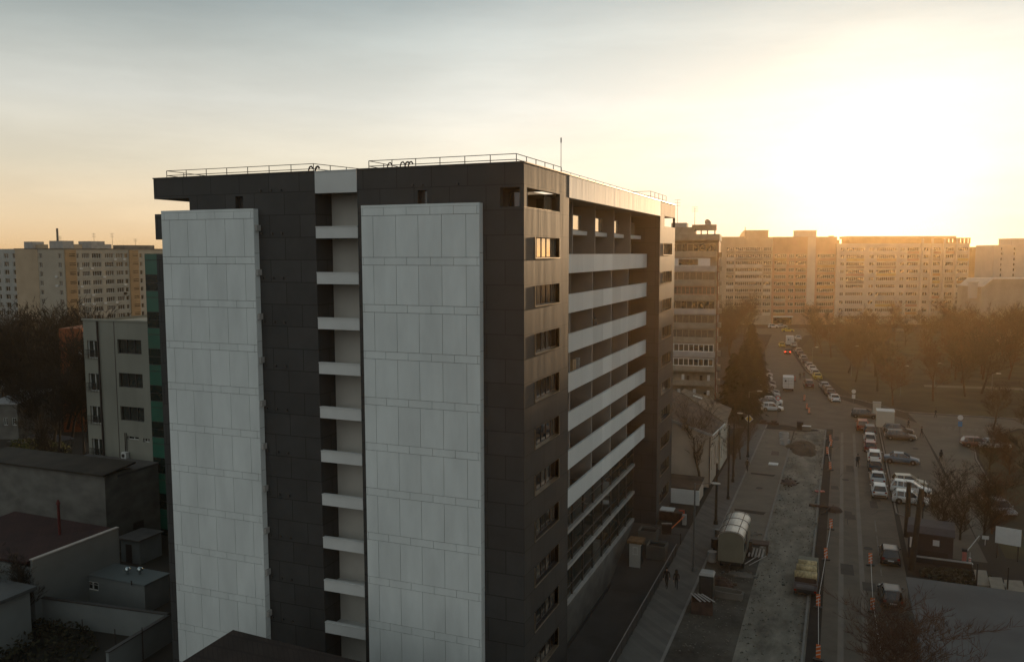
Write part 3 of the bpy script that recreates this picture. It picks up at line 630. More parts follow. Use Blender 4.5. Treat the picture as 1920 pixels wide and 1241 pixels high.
# ---- left: long cream slab, its end wall facing us
pc = PD(119, 467, 251)
tL = thing('apartment_building', 'cream ten storey slab with orange stair bands and a blank warm beige end wall, far left', 'building', (pc.x, pc.y, 0))
WL = pc.x-(Yp(28, 467, pc.y)).x; ztL = PD(100, 466.5, 251).z
CREAM = mat('cream render', (.37, .335, .27), .9, 0, .1, .2); CREAMW = mat('warm beige render', (.42, .33, .23), .9, 0, .12, .2); ORNG = mat('orange render', (.36, .23, .12), .9, 0, .12, .3)
rL = [PD(119, v, 251).z-.75 for v in (480, 497.3, 514.6, 532, 549.3, 566.6, 584, 601)]
def ue(px): return WL-(pc.x-Yp(px, 467, pc.y).x)
block(tL, [(ue(72), ue(78), 'w', 2, 1.5), (ue(108), ue(114), 'w', 2, 1.5)], WL, ztL, None, rL, CREAM, 40, O=(-WL, 0), pane=True, side=False)
mb = MB(); mb.box(-WL, -WL+ue(70), -.12, -.003, 0, ztL-.1); mb.build('wall_panel', CREAMW, tL)  # warm beige sheet over the left part of the end wall
YL = 62.0
def uy(px): return Xp(px, 467, pc.x).y-pc.y
secs = [(143, 147, 'w', 1), (153, 167, 'w', 4), (172, 189, 'w', 4), (196, 212, 'w', 4), (217, 230, 'w', 3), (233, 239, 'w', 1), (261, 266, 'w', 1), (271, 284, 'w', 3), (289, 300, 'w', 3)]
block(tL, [(uy(a), uy(b), k, n, 1.5) for a, b, k, n in secs], uy(312), ztL, None, rL, CREAM, WL, O=(0, 0), rz=R(90), side=False)
for a, b in ((120.5, 141), (241, 258)):
    ya, yb = uy(a), uy(b); mb = MB(); mb.box(.003, .25, ya, yb, 0, ztL-.3); o = mb.build('stair_band', ORNG, tL)
    mb = MB()
    for z in rL: mb.box(.252, .3, ya+(yb-ya)*.35, yb-.3, z+.6, z+.85); mb.box(.252, .3, ya+(yb-ya)*.35, yb-.3, z+1.2, z+1.4)
    mb.build('stair_slits', GLASSG, o)
for px0, px1, v in ((23, 43, 453), (120, 141, 454), (174, 199, 452.5)):
    ya = uy(max(px0, 120)); mb = MB()
    if px0 == 23: mb.box(-WL+.2, -WL+4, 3, 7, ztL, ztL+2.3)
    else: mb.box(-6, -.5, ya, uy(px1), ztL, ztL+2.4)
    mb.build('roof_cabin', CONCL, tL)
mb = MB(); mb.box(-WL+4.2, -WL+7, 4, 6, ztL, ztL+1.4); mb.build('roof_cabin', CREAMW, tL)
mb = MB(); mb.box(-6, -.6, uy(142), uy(157), ztL, ztL+1.4); mb.build('roof_cabin', CREAMW, tL)
mb = MB(); mb.box(-7, -1.5, uy(199), uy(216), ztL, ztL+1.5); mb.build('roof_cabin', CONCL, tL)
mb = MB(); mb.box(-6.5, -1.5, uy(240), uy(296), ztL, ztL+1.3); mb.build('roof_cabin', CONC, tL)
mb = MB(); mb.tube((-4, 1.5, ztL), (-4, 1.5, ztL+6.2), .35, .3, 8); mb.build('flue', CONC, tL)
mb = MB(); mb.box(-WL-.2, .25, -.25, 60, ztL-.05, ztL+.15); mb.build('roof_edge', CONC, tL)
for px, h_ in ((84, 4), (186, 5), (220, 5.2), (263, 3.5)):
    mb = MB(); y = uy(px) if px > 119 else 4; x = -2 if px > 119 else -6
    mb.tube((x, y, ztL), (x, y, ztL+h_), .05, .04, 5)
    for q in (.75, .85, .95): mb.tube((x-.8, y, ztL+h_*q), (x+.8, y, ztL+h_*q), .03, .03, 4)
    mb.build('antenna', METAL, tL)
# air conditioners
for i in range(16):
    a = rb.choice([149, 170, 192, 214, 231, 105]); z = rb.choice(rL[:7])
    if a == 105: mb = MB(); mb.box(ue(105)-WL-.5, ue(105)-WL+.4, -.45, -.003, z-.3, z+.35)
    else: y = uy(a); mb = MB(); mb.box(.003, .4, y-.5, y+.5, z-.7, z-.1)
    mb.build('air_conditioner', AC, tL)
p = PD(-30, 467, 285); t2 = thing('apartment_building', 'grey cream block cut by the left edge, behind the slab with the blank end wall', 'building', (p.x, p.y, 0), R(0))
s = 285/FOC; block(t2, [(1+i*4.2, 3.2+i*4.2, 'w', 2, 1.6) for i in range(7)], 30, PD(10, 467, 285).z, None, [PD(10, v, 285).z-.8 for v in (480, 495, 510, 526, 541, 556, 571, 586)], HBG, 12)
# ---- mid distance tower with balconies and a brick side
DT = (G(1350, 757)-CAM).dot(Fv); s = DT/FOC
p0 = PD(1345, 467, DT); tT = thing('apartment_building', 'eleven storey tower of concrete balconies with a brown brick side, just beyond the dark building', 'building', (p0.x, p0.y, 0), R(6))
ztT = ZT(1310, 447, (p0-CAM).length); WT = 19.0; fh = 26.9*s
zb = [ZT(1310, 465+26.9*k, (p0-CAM).length) for k in range(11)]
mb = MB(); mb.box(-WT, 0, 1.4, 14, 0, ztT-.4); mb.build('wall', BALC, tT)
mb = MB(); mb.box(.003, .22, 1.5, 14, 0, ztT-.4); mb.build('brick_side', BRICK, tT)
mb = MB(); mb.box(-WT, .4, -.2, 14, ztT-.39, ztT+.8); mb.box(-WT, -4.5, 1, 10, ztT+.81, ztT+2.2); mb.box(-5.0, -.3, 2, 3, ztT+1.55, ztT+2.7)
for x in (-4.4, -3.2, -2.0, -.6): mb.box(x-.12, x+.12, 2, 2.3, ztT+.81, ztT+1.54)
mb.build('roof_edge', BALC, tT)
mb = MB(); mb.box(-9, -6, 2, 7, ztT+2.21, ztT+3.1); mb.build('roof_cabin', CONCL, tT)
mb = MB(); mb.lathe([(0, 0), (.35, .05), (.6, .2), (.75, .42)], n=14); o = mb.build('satellite_dish', CONCL, tT, True, loc=(-2.2, 2.6, ztT+2.9)); o.rotation_euler = (R(70), 0, R(40))
mb = MB(); mb.tube((-2.2, 2.6, ztT+2.6), (-2.2, 2.6, ztT+3.1), .05); mb.build('dish_mast', METAL, tT)
for x, h_ in ((-8, 5.5), (-4.6, 4.0)):
    mb = MB(); mb.tube((x, 4, ztT+2.2), (x, 4, ztT+2.2+h_), .05, .03, 5)
    for q in (.8, .9, 1): mb.tube((x-.6, 4, ztT+2.2+h_*q), (x+.6, 4, ztT+2.2+h_*q), .025, .025, 4)
    mb.build('antenna', METAL, tT)
PINK = mat('salmon balcony glazing', (.40, .19, .12), .4, 0, .2, 2); LIT = CURT
for k, z in enumerate(zb):
    zp = z-1.75   # parapet bottom
    mb = MB(); mb.box(-10.2, -.1, -.15, 0, zp, zp+1.05); mb.box(-10.2, -10.05, .001, 1.39, zp, zp+1.05); mb.box(-.24, -.1, .001, 1.39, zp, zp+1.05)
    mb.box(-WT, -10.25, .2, .32, zp, zp+.9); mb.box(-WT, -.11, .33, 1.39, zp-.14, zp-.003)
    mb.build('balcony_parapet', CONCL if k in (1, 4, 7) else BALC, tT)
    style = ['p', 'w', 'c', 'r', 'p', 'c', 'c', 'W', 'W', 'o', 'o'][k]
    if style in 'pcrW':
        n = {'p': 9, 'c': 8, 'r': 12, 'W': 10}[style]
        f, g = frame_glass(9.6, 1.55, n, {'W': WW, 'r': PINK, 'p': BALC, 'c': BALC}[style], {'W': GLASSG, 'r': CURT, 'p': GLASSG, 'c': CURT}[style], .16 if style == 'W' else .09)
        o = place('balcony_glazing', f, tT, (-9.9, .05, zp+1.06)); place('pane', g, o)
        if style == 'W':
            f, g = frame_glass(7.5, 1.5, 6, WW, GLASSG, .16); o = place('balcony_glazing', f, tT, (-17.8, .3, zp+1.0)); place('pane', g, o)
    elif style == 'w':
        mb = MB(); mb.box(-9.6, -1.3, .02, .14, zp+1.06, zp+2.55); o = mb.build('balcony_panel', WW, tT)
        mb = MB(); mb.box(-7.3, -3.6, -.02, .018, zp+1.2, zp+2.4); mb.box(-9.5, -8.4, -.02, .018, zp+1.2, zp+2.4); mb.build('pane', GLASSG, o)
    for x in (-12.0, -14.2):
        if k < 9: mb = MB(); mb.box(x-.45, x+.45, -.1, .198, zp+.15, zp+.8); mb.build('air_conditioner', AC, tT)
    f, g = fg(1.2, 1.5, 2, WW, GLASSG); 
    for x in (-13.2, -15.6):
        if style != 'W': o = place('window', f, tT, (x, 1.37, zp+1.0)); place('pane', g, o)
    f, g = fg(1.6, 1.4, 2, WW, CURT); o = place('window', f, tT, (.24, 3.2, zp+1.05), R(90)); place('pane', g, o)
    mb = MB(); mb.box(.223, .9, 2.9, 5.2, zp, zp+.9); mb.build('side_balcony', BALC, tT)
# ---- low white house with a brown roof on the sidewalk
t = thing('house', 'long whitewashed house with a brown tiled roof beside the sidewalk', 'house', (0, 0, 0))
HW = mat('whitewashed house wall', (.47, .40, .32), .9, 0, .12, .5); TILE = with_grid(mat('brown roof tiles', (.085, .055, .036), .85, 0, .4, .5, .2, detail=10), .3, .35, .65, .03); TILE2 = with_grid(mat('sunlit toned roof tiles', (.17, .125, .085), .85, 0, .3, .5, .2, detail=10), .3, .35, .65, .03)  # grazing light on the second slope is put into the lighter tile colour
yn = 55.9; A1 = Vector((3.42, yn, 6.57)); kz = .3057; A2 = G(1358, 795, 6.35); Pk = Vector((-3.61, 73.0, 8.72)); Qe = Xp(1372, 765, 3.75)
zx = lambda x: 6.57+kz*(3.42-x)
RL = Vector((-9.0, yn, zx(-9.0))); RR = Vector((-9.0, 73.5, zx(-9.0)))
mb = MB(); mb.face([(3.1, yn+.2, 0), (3.1, yn+.2, zx(3.1)-.1), (-9, yn+.2, zx(-9)-.1), (-9, yn+.2, 0)])
hs = [(1.6+i*3.0, 2.7+i*3.0, 1.6, 4.2) for i in range(4)]
holes(mb, (3.1, yn+.2, 0), (0, 1, 0), (1, 0, 0), A2.y-yn-.6, 0, 6.35, hs, .2); mb.build('wall', HW, t)
f, g = fg(1.1, 2.6, 2, WW, GLASSG)
for h_ in hs: o = place('window', f, t, (2.93, yn+.2+h_[0], 1.6), R(90)); place('pane', g, o)
def roofslab(pts, th, m_, par, nm='roof'):
    mb = MB(); n = len(pts); mb.face(pts); lo = [Vector(p)-Vector((0, 0, th)) for p in pts]; mb.face(lo[::-1])
    for i in range(n): j = (i+1) % n; mb.face([lo[i], lo[j], pts[j], pts[i]])
    return mb.build(nm, m_, par)
up = Vector((0, 0, .12))
rf = roofslab([A1+up, A2+up, Pk+up, RR+up, RL+up], .14, TILE, t)
mb = MB(); mb.obox((A1+RL)/2+Vector((0, -.05, .06)), ((A1-RL).length, .08, .34), Matrix.Rotation(math.atan(kz), 3, 'Y')); mb.build('verge_board', CONCL, rf)
mb = MB(); mb.tube(A1+Vector((.08, 0, .05)), A2+Vector((.08, 0, .05)), .09, .09, 6); mb.build('gutter', WW, rf)
mb = MB(); mb.tube((3.2, yn+.1, .1), (3.2, yn+.1, 6.4), .07); mb.build('downpipe', METAL, t)
mb = MB(); mb.box(-2.6, -2.0, 58.5, 59.1, 7.9, 9.2); mb.build('chimney', METAL, rf)
t2 = thing('house', 'second house with a sunlit-toned tiled roof and shallow skylight behind the whitewashed one', 'house', (0, 0, 0))
rf = roofslab([A2+Vector((.15, .3, .1)), Qe, Pk+Vector((.05, 3.2, .25)), Pk+Vector((.1, .3, .16))], .16, TILE2, t2)
hs = [(1.0, 1.9, 1.2, 3.6), (3.4, 4.3, 1.2, 3.6)]; mb = MB(); holes(mb, (3.25, A2.y+.4, 0), (0, 1, 0), (1, 0, 0), max(5, Qe.y-A2.y-.6), 0, 6.1, hs, .2); mb.face([(3.25, A2.y+.4, 0), (3.25, A2.y+.4, 6.1), (-3.6, 73.2, 8.4), (-3.6, 73.2, 0)]); mb.build('wall', HB2, t2)
f, g = fg(.9, 2.4, 2, WW, GLASSG)
for h_ in hs: o = place('window', f, t2, (3.08, A2.y+.4+h_[0], 1.2), R(90)); place('pane', g, o)
c = (A2+Qe)/2*.35+Pk*.65+Vector((0, 1.2, .38)); mb = MB(); mb.obox(c, (1.3, .35, .1), Matrix.Rotation(math.atan(.28), 3, 'Y')); mb.build('skylight', WW, rf)
# low outbuilding and yard wall in front of the house
pa = Yp(1262, 915, 50); t = thing('wall', 'white yard wall under a brown shed roof, in the corner behind the dark building', 'wall', (0, 0, 0))
mb = MB(); mb.box(-8, 3.2, 48.2, 48.45, 0, 1.65); mb.build('wall', WHITEM, t)
mb = MB(); mb.hexa([(-8, 48.5, 1.7), (3.1, 48.5, 1.7), (3.1, 52.8, 2.1), (-8, 52.8, 2.1), (-8, 48.5, 1.82), (3.1, 48.5, 1.82), (3.1, 52.8, 2.22), (-8, 52.8, 2.22)]); mb.build('shed_roof', TILE, t)
mb = MB(); mb.box(-8, 3.0, 48.7, 52.6, .0, 1.69); mb.build('shed_wall', HW, t)
# ================================================================ LEFT SIDE: nearer buildings
CRM = mat('stained cream wall', (.235, .235, .195), .9, 0, .14, .35, stretch=(1, 1, .35)); GREEN = mat('green glass panel', (.022, .11, .072), .3, 0, .15, .4, ior=1.6); GREEND = mat('dark green panel', (.012, .022, .018), .2, 0, .2, .5)
YC = 26.0
x0 = Yp(160, 700, YC).x; x1 = Yp(284, 700, YC).x; fhc = Yp(220, 705, YC).z-Yp(220, 767, YC).z; ztc = Yp(220, 603, YC).z
t = thing('office_building', 'cream four storey building with wide dark windows, left of the green glass strip', 'building', (x0, YC, 0))
def ux(px): return Yp(px, 700, YC).x-x0
hs = []
zt1 = Yp(245, 637, YC).z; hgt = zt1-Yp(245, 664, YC).z
for k in range(4): 
    if k < 3: hs.append((ux(222.5), ux(267), zt1-fhc*k-hgt, zt1-fhc*k))
    hs.append((ux(166), ux(186), zt1-.3-fhc*k-hgt*1.25, zt1-.3-fhc*k))
hs.append((ux(233), ux(255), Yp(245, 824, YC).z, Yp(245, 818, YC).z)); hs.append((ux(263), ux(275), Yp(245, 826, YC).z, Yp(245, 819, YC).z))
mb = MB(); holes(mb, (0, 0, 0), (1, 0, 0), (0, -1, 0), x1-x0, LZ, ztc, hs, .3)
mb.face([(x1-x0, 0, LZ), (x1-x0, 14, LZ), (x1-x0, 14, ztc), (x1-x0, 0, ztc)]); mb.face([(0, 14, LZ), (0, 0, LZ), (0, 0, ztc), (0, 14, ztc)]); mb.face([(0, 0, ztc-.3), (x1-x0, 0, ztc-.3), (x1-x0, 14, ztc-.3), (0, 14, ztc-.3)])
mb.box(-.1, x1-x0+.1, -.1, .3, ztc+.003, ztc+.2); mb.build('wall', CRM, t)
for (a, b, c, d) in hs:
    f, g = fg(b-a, d-c, 2 if b-a < 2.5 else 3, WW if b-a < 2.5 else FRAME, GLASSG); o = place('window', f, t, (a, .24, c)); place('pane', g, o)
    if b-a < 2.5 and d-c > 1.5:
        mb = MB()
        for q in (.06, .12): mb.box(a-.05, b+.05, -.35, -.3, c-.1+q*9, c-.05+q*9)
        for i in range(8): mb.box(a+i*(b-a)/7-.02, a+i*(b-a)/7+.02, -.34, -.31, c-.1, c+1.0)
        mb.build('balcony_rail', METAL, t)
mb = MB(); mb.tube((ux(190), -.15, LZ), (ux(188), -.15, ztc), .11, .11, 8); mb.build('downpipe', METAL, t)
mb = MB(); mb.box(ux(217), ux(218), -.02, -.003, LZ+3, ztc); mb.build('wall_joint', METAL, t)
mb = MB(); mb.box(ux(258), ux(273), 2, 5, ztc, ztc+2.6); mb.build('roof_cabin', CRM, t)
mb = MB(); mb.box(ux(228), ux(237), -.6, -.1, Yp(230, 857, YC).z, Yp(230, 845, YC).z); o = mb.build('air_conditioner', AC, t)
mb = MB(); zc = Yp(230, 851, YC).z; mb.tube((ux(231.5), -.63, zc), (ux(231.5), -.605, zc), .22, .22, 12); mb.build('fan_grille', METAL, o)
mb = MB(); mb.tube((ux(230), -.1, zc), (ux(230), -.1, zc+2.6), .05); mb.tube((ux(233), -.1, zc), (ux(233), -.1, zc+2.6), .04); mb.build('pipe', METAL, t)
zan = Yp(240, 872, YC-2).z
tt = thing('annex', 'low plastered annex with a dark doorway at the foot of the cream building', 'annex', (x0, YC, 0))
mb = MB(); mb.box(ux(165), ux(283)+1, -6, -.5, LZ, zan); mb.build('wall', CONC, tt); mb = MB(); mb.box(ux(163), ux(284)+1, -6.3, -.3, zan+.003, zan+.25); mb.build('roof', ROOFM, tt)
mb = MB(); mb.box(ux(283)+1.003, ux(283)+1.05, -4.5, -3.0, LZ, LZ+2.6); mb.build('door', FRAME, tt)
# green stair strip
YG = 25.6
xg0 = x1+.06; xg1 = xg0+9; ztg = Yp(285, 476, YG).z
t = thing('stair_tower', 'narrow tower faced in green and black glass panels beside the dark building', 'tower', (xg0, YG, 0))
mb = MB(); mb.box(0, 9, .05, 8, LZ, ztg); mb.build('wall', FRAME, t)
zg = ztg; per = Yp(285, 546, YG).z; per = ztg+.0-per
i = 0
for k in range(8):
    for (fr, hh, m_) in ((0, .17, GREEN), (.18, .38, GREEN), (.57, .20, GREEND), (.78, .20, GREEND)):
        za = ztg-per*(k+fr)-per*hh+.04; zb_ = ztg-per*(k+fr)
        if zb_ < LZ+.2: continue
        mb = MB(); mb.box(.1, 8.9, -.03, .04, max(za, LZ), zb_); mb.build('green_panel' if m_ is GREEN else 'dark_panel', m_, t)
# red building behind the cream one
p = PD(111, 640, 150); t = thing('apartment_building', 'rust red low block behind the cream building, with white balconies at its corner', 'building', (p.x, p.y, 0), RZI)
s = 150/FOC; mb = MB(); zt_ = ZT(120, 632, 152); mb.box(0, 14*s*3, 0, 10, -3.4, zt_); REDW = mat('rust red render', (.24, .075, .03), .9, 0, .15, .3); mb.build('wall', REDW, t)
mb = MB(); mb.box(14*s*3+.003, 58*s, .5, 10, -3.4, zt_-.6); mb.build('wall', CRM, t)
for v in (660, 673, 688, 700):
    z = PD(150, v, 150).z; mb = MB(); mb.box(40*s, 60*s, -1.0, .4, z-.4, z+.5); mb.build('balcony', WW, t)
# low houses and yards, far left middle
def box_house(label, u0, u1, vbase, vtop, Dh, roofm, wallm, rz=0, depth=6, nwin=2, z=LZ, over=.3, cat='house'):
    p = PD(u0, vbase, Dh); s = Dh/FOC; W = (u1-u0)*s; t = thing('house', label, cat, (p.x, p.y, z), rz); h = PD(u0, vtop, Dh).z-z
    hs = [(W*(i+.35)/nwin, W*(i+.35)/nwin+min(1.3, W/nwin*.5), h*.4, h*.4+min(1.3, h*.4)) for i in range(nwin)]
    mb = MB(); holes(mb, (0, 0, 0), (1, 0, 0), (0, -1, 0), W, 0, h, hs, .15)
    mb.face([(W, 0, 0), (W, depth, 0), (W, depth, h), (W, 0, h)]); mb.face([(0, depth, 0), (0, 0, 0), (0, 0, h), (0, depth, h)]); mb.face([(W, depth, 0), (0, depth, 0), (0, depth, h), (W, depth, h)]); mb.build('wall', wallm, t)
    for q in hs:
        f, g = fg(q[1]-q[0], q[3]-q[2], 2); o = place('window', f, t, (q[0], .1, q[2])); place('pane', g, o)
    mb = MB(); mb.hexa([(-over, -over, h+.003), (W+over, -over, h+.003), (W+over, depth+over, h+.9), (-over, depth+over, h+.9), (-over, -over, h+.2), (W+over, -over, h+.2), (W+over, depth+over, h+1.1), (-over, depth+over, h+1.1)]); mb.build('roof', roofm, t)
    return t
box_house('dim whitish low house with small windows among the dark trees at the left edge', -10, 57, 735, 707, 178, ROOFM, HBG, R(20), 8, 4, z=0)
box_house('grey shed with a pale flat roof edge below the low house at the left edge', -15, 36, 800, 757, 140, mat('pale shed roof', (.28, .28, .28), .8), CONC, R(18), 9, 3, z=-2)
# parked yard snow-pale paving patch
pa = [G(12, 828, LZ), G(60, 815, LZ), G(75, 786, LZ), G(140, 822, LZ), G(75, 835, LZ)]
sheet('pale_yard', [(q.x, q.y) for q in pa], LZ+.02, mat('pale yard paving', (.13, .125, .13), .9, 0, .2, .3))
# long low building across the middle left
t = thing('long_shed', 'long low shed with a darkened roof running behind the yard, middle left', 'shed', (0, 0, LZ))
A = G(-60, 1010, LZ); Bp = G(150, 960, LZ)
ys = 18.0; xa, xb = Yp(-40, 900, ys).x, Yp(196, 900, ys).x; hz = Yp(100, 880, ys).z-LZ
mb = MB(); mb.box(xa, xb, ys, ys+3.6, 0, hz); mb.build('wall', CONC, t)
mb = MB(); mb.hexa([(xa-.3, ys-.4, hz+.003), (xb+.3, ys-.4, hz+.003), (xb+.3, ys+4, hz+.45), (xa-.3, ys+4, hz+.45), (xa-.3, ys-.4, hz+.2), (xb+.3, ys-.4, hz+.2), (xb+.3, ys+4, hz+.65), (xa-.3, ys+4, hz+.65)]); mb.build('roof', mat('darkened shed roof', (.035, .028, .02), .95, 0, .4, .5, .3), t)  # roof tone lowered: darkening towards the frame edge is put into its colour
# foreground left: white gable-side house with red roof
RED = with_grid(mat('darkened red metal roof', (.032, .011, .009), 1, 0, .25, .6), .5, 50, .7, .03, 0); GW = mat('darkened white render', (.165, .18, .175), .9, 0, .12, .4)  # edge darkening is put into the red roof and white wall colours
b0 = G(68, 1175, LZ); xw = b0.x; yn_ = b0.y; zt_ = Xp(68, 1048, xw).z; yf_ = Xp(222, 990, xw).y
t = thing('house', 'house with a darkened red metal roof and a long blank white side wall, lower left', 'house', (0, 0, 0))
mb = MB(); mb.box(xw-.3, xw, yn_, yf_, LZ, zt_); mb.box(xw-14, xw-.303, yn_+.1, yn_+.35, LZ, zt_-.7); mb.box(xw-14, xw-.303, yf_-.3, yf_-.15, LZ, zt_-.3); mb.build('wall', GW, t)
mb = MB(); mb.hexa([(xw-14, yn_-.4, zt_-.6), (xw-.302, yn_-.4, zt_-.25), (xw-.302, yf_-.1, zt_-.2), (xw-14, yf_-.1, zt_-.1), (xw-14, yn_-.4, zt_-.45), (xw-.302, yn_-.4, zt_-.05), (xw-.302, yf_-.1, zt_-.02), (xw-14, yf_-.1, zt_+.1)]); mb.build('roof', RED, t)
mb = MB(); mb.box(xw-.36, xw+.05, yn_-.05, yf_+.05, zt_+.003, zt_+.1); mb.build('coping', CONCL, t)
mb = MB(); p = Xp(112, 1000, xw-4); mb.tube((p.x, p.y, p.z-1), (p.x, p.y, p.z+2.9), .13, .13, 8); mb.tube((p.x, p.y, p.z+2.9), (p.x, p.y, p.z+3.3), .22, .05, 8); mb.build('flue', mat('red flue', (.09, .014, .012), .8), t)
# flat box annex with two roof cowls
b1 = G(273, 1150, LZ); yb_ = b1.y; xr_ = b1.x; zt_ = Yp(272, 1099, yb_).z; xl_ = Yp(145, 1078, yb_).x; yd = Xp(316, 1078, xr_).y
t = thing('flat_annex', 'windowed white box annex with a flat pale roof carrying two small round cowls', 'annex', (0, 0, 0))
BOXR = mat('pale membrane roof', (.11, .13, .13), .7, 0, .1, .4)
hs = [(Yp(149, 1090, yb_).x-xl_, Yp(161, 1090, yb_).x-xl_, zt_-1.3, zt_-.5), (Yp(163, 1090, yb_).x-xl_, Yp(184, 1090, yb_).x-xl_, zt_-1.3, zt_-.5)]
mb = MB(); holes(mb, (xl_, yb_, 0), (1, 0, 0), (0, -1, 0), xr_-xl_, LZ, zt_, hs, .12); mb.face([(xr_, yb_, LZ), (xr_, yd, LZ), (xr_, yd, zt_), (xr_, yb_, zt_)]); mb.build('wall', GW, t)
for q in hs: f, g = fg(q[1]-q[0], q[3]-q[2], 2, WW, GLASSG); o = place('window', f, t, (xl_+q[0], yb_+.06, q[2])); place('pane', g, o)
mb = MB(); mb.box(xl_-.1, xr_+.1, yb_-.1, yd+.1, zt_+.003, zt_+.15); mb.build('roof', BOXR, t)
for u in (255, 278):
    q = G(u, 1068, zt_+.2); mb = MB(); mb.lathe([(.12, 0), (.12, .3), (.28, .35), (.3, .5), (.2, .68), (0, .72)], (q.x, q.y-1, zt_+.153), 12); mb.build('roof_cowl', mat('bright metal cowl', (.5, .55, .55), .25, .9), t, True)
mb = MB(); q = Yp(243, 1093, yb_-.4); mb.tube((q.x, yb_-.2, zt_), (q.x, yb_-.2, zt_+.4), .06); mb.build('vent_pipe', METAL, t)
# yard walls
def wall_run(label, pts, h, m, th=.25, name='yard_wall', z=LZ, capm=None):
    t = thing(name, label, 'wall', (0, 0, z)); mb = MB(); mc = MB()
    for a, b in zip(pts[:-1], pts[1:]):
        a = Vector((a[0], a[1], h/2)); b = Vector((b[0], b[1], h/2)); d = b-a; an = math.atan2(-d.x, d.y); mb.obox((a+b)/2, (th, d.length+th*.9, h), an)
        mc.obox((a+b)/2+Vector((0, 0, h/2+.05)), (th+.12, d.length+th*1.2, .08), an)
    mb.build('wall', m, t); mc.build('coping', capm or FRAME, t); return t
HWL = 2.3
w1 = G(62, 1118, LZ+HWL); w2 = G(318, 1152, LZ+HWL); w3 = G(203, 1222, LZ+HWL)
wall_run('low grey yard wall with a dark coping bending round the corner, lower left', [(w1.x, w1.y), (w2.x, w2.y), (w3.x, w3.y)], HWL, GW)
for px, v0, v1 in ((218, 1178, 1241), (269, 1175, 1241), (155, 1160, 1185), (225, 945, 992)):
    q = G(px, v1, LZ if v1 > 1000 else LZ); mb = MB(); hh = ZT(px, v0, math.hypot(q.x-CAM.x, q.y-CAM.y))-LZ; mb.tube((0, 0, 0), (0, 0, hh), .05, .04, 6); mb.box(-.12, .12, -.12, .12, 0, .06)
    tag(mb.build('fence_post', METAL, loc=(q.x, q.y, LZ)), {218: 'slim dark post in front of the bend of the low yard wall', 269: 'slim dark post at the lower end of the sloping yard wall', 155: 'short dark post behind the low yard wall in the weedy yard', 225: 'pale thin pole standing behind the white side wall'}[px], 'post')
# small shed and skylight hatch
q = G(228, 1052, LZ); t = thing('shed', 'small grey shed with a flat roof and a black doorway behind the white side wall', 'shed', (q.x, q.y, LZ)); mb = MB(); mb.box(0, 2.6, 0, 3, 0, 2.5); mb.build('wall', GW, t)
mb = MB(); mb.box(-.3, 2.8, -.3, 3.2, 2.503, 2.65); mb.build('roof', ROOFM, t); mb = MB(); mb.box(.7, 1.5, -.05, -.003, 0, 2.0); mb.build('door', FRAME, t)
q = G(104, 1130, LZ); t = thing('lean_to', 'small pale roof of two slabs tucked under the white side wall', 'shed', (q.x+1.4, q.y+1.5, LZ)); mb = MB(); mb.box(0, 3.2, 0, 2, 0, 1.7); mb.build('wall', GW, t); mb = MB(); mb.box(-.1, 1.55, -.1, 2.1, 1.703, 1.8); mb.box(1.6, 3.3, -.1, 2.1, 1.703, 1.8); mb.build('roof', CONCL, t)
# dark roof at the lower left edge and the grey flat roof above it
yq = G(20, 1241, LZ).y+3; q = Yp(55, 1100, yq)
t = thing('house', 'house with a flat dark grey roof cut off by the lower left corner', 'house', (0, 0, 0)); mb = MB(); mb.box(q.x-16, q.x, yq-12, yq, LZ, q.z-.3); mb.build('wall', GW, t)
mb = MB(); mb.box(q.x-16.5, q.x+.4, yq-12.5, yq+.4, q.z-.297, q.z); mb.build('roof', mat('dark grey roofing', (.07, .075, .075), .7), t)
q = G(58, 1003, LZ+3.6); t = thing('shed', 'shed with a pale grey flat roof at the left edge, beyond the red roof', 'shed', (q.x, q.y, LZ)); mb = MB(); mb.box(-12, 0, -4, 2, 0, 3.45); mb.build('wall', CONC, t); mb = MB(); mb.box(-12.3, .3, -4.3, 2.3, 3.453, 3.6); mb.build('roof', BOXR, t)
# foreground hipped roof in front of the facade
yr = -9.0; a = Yp(437, 1180, yr); c = Yp(520, 1192, yr-.5)
t = thing('house', 'house whose dark brown hipped roof rises at the bottom edge, before the white panel', 'house', (0, 0, 0))
FR = with_grid(mat('dark brown tile roof', (.021, .015, .012), .9, 0, .4, .6, .3), .35, .4, .6, .03)
zr_ = a.z; xr2 = a.x; ez = zr_-3.6
mb = MB(); ridge0 = (a.x, yr, zr_); ridge1 = (a.x+9, yr-.3, zr_-.15); e = [(a.x-5.2, yr+3.5, ez), (a.x+14.5, yr+3.5, ez), (a.x+14.5, yr-6.5, ez), (a.x-5.2, yr-6.5, ez)]
mb.face([e[0], ridge0, e[3]][::-1]); mb.face([e[1], ridge1, ridge0, e[0]]); mb.face([e[3], ridge0, ridge1, e[2]][::-1]); mb.face([e[2], ridge1, e[1]][::-1]); mb.face(e)
mb.build('roof', FR, t); mb = MB(); mb.box(a.x-4.7, a.x+14, yr-6, yr+3, LZ, ez-.003); mb.build('wall', GW, t)

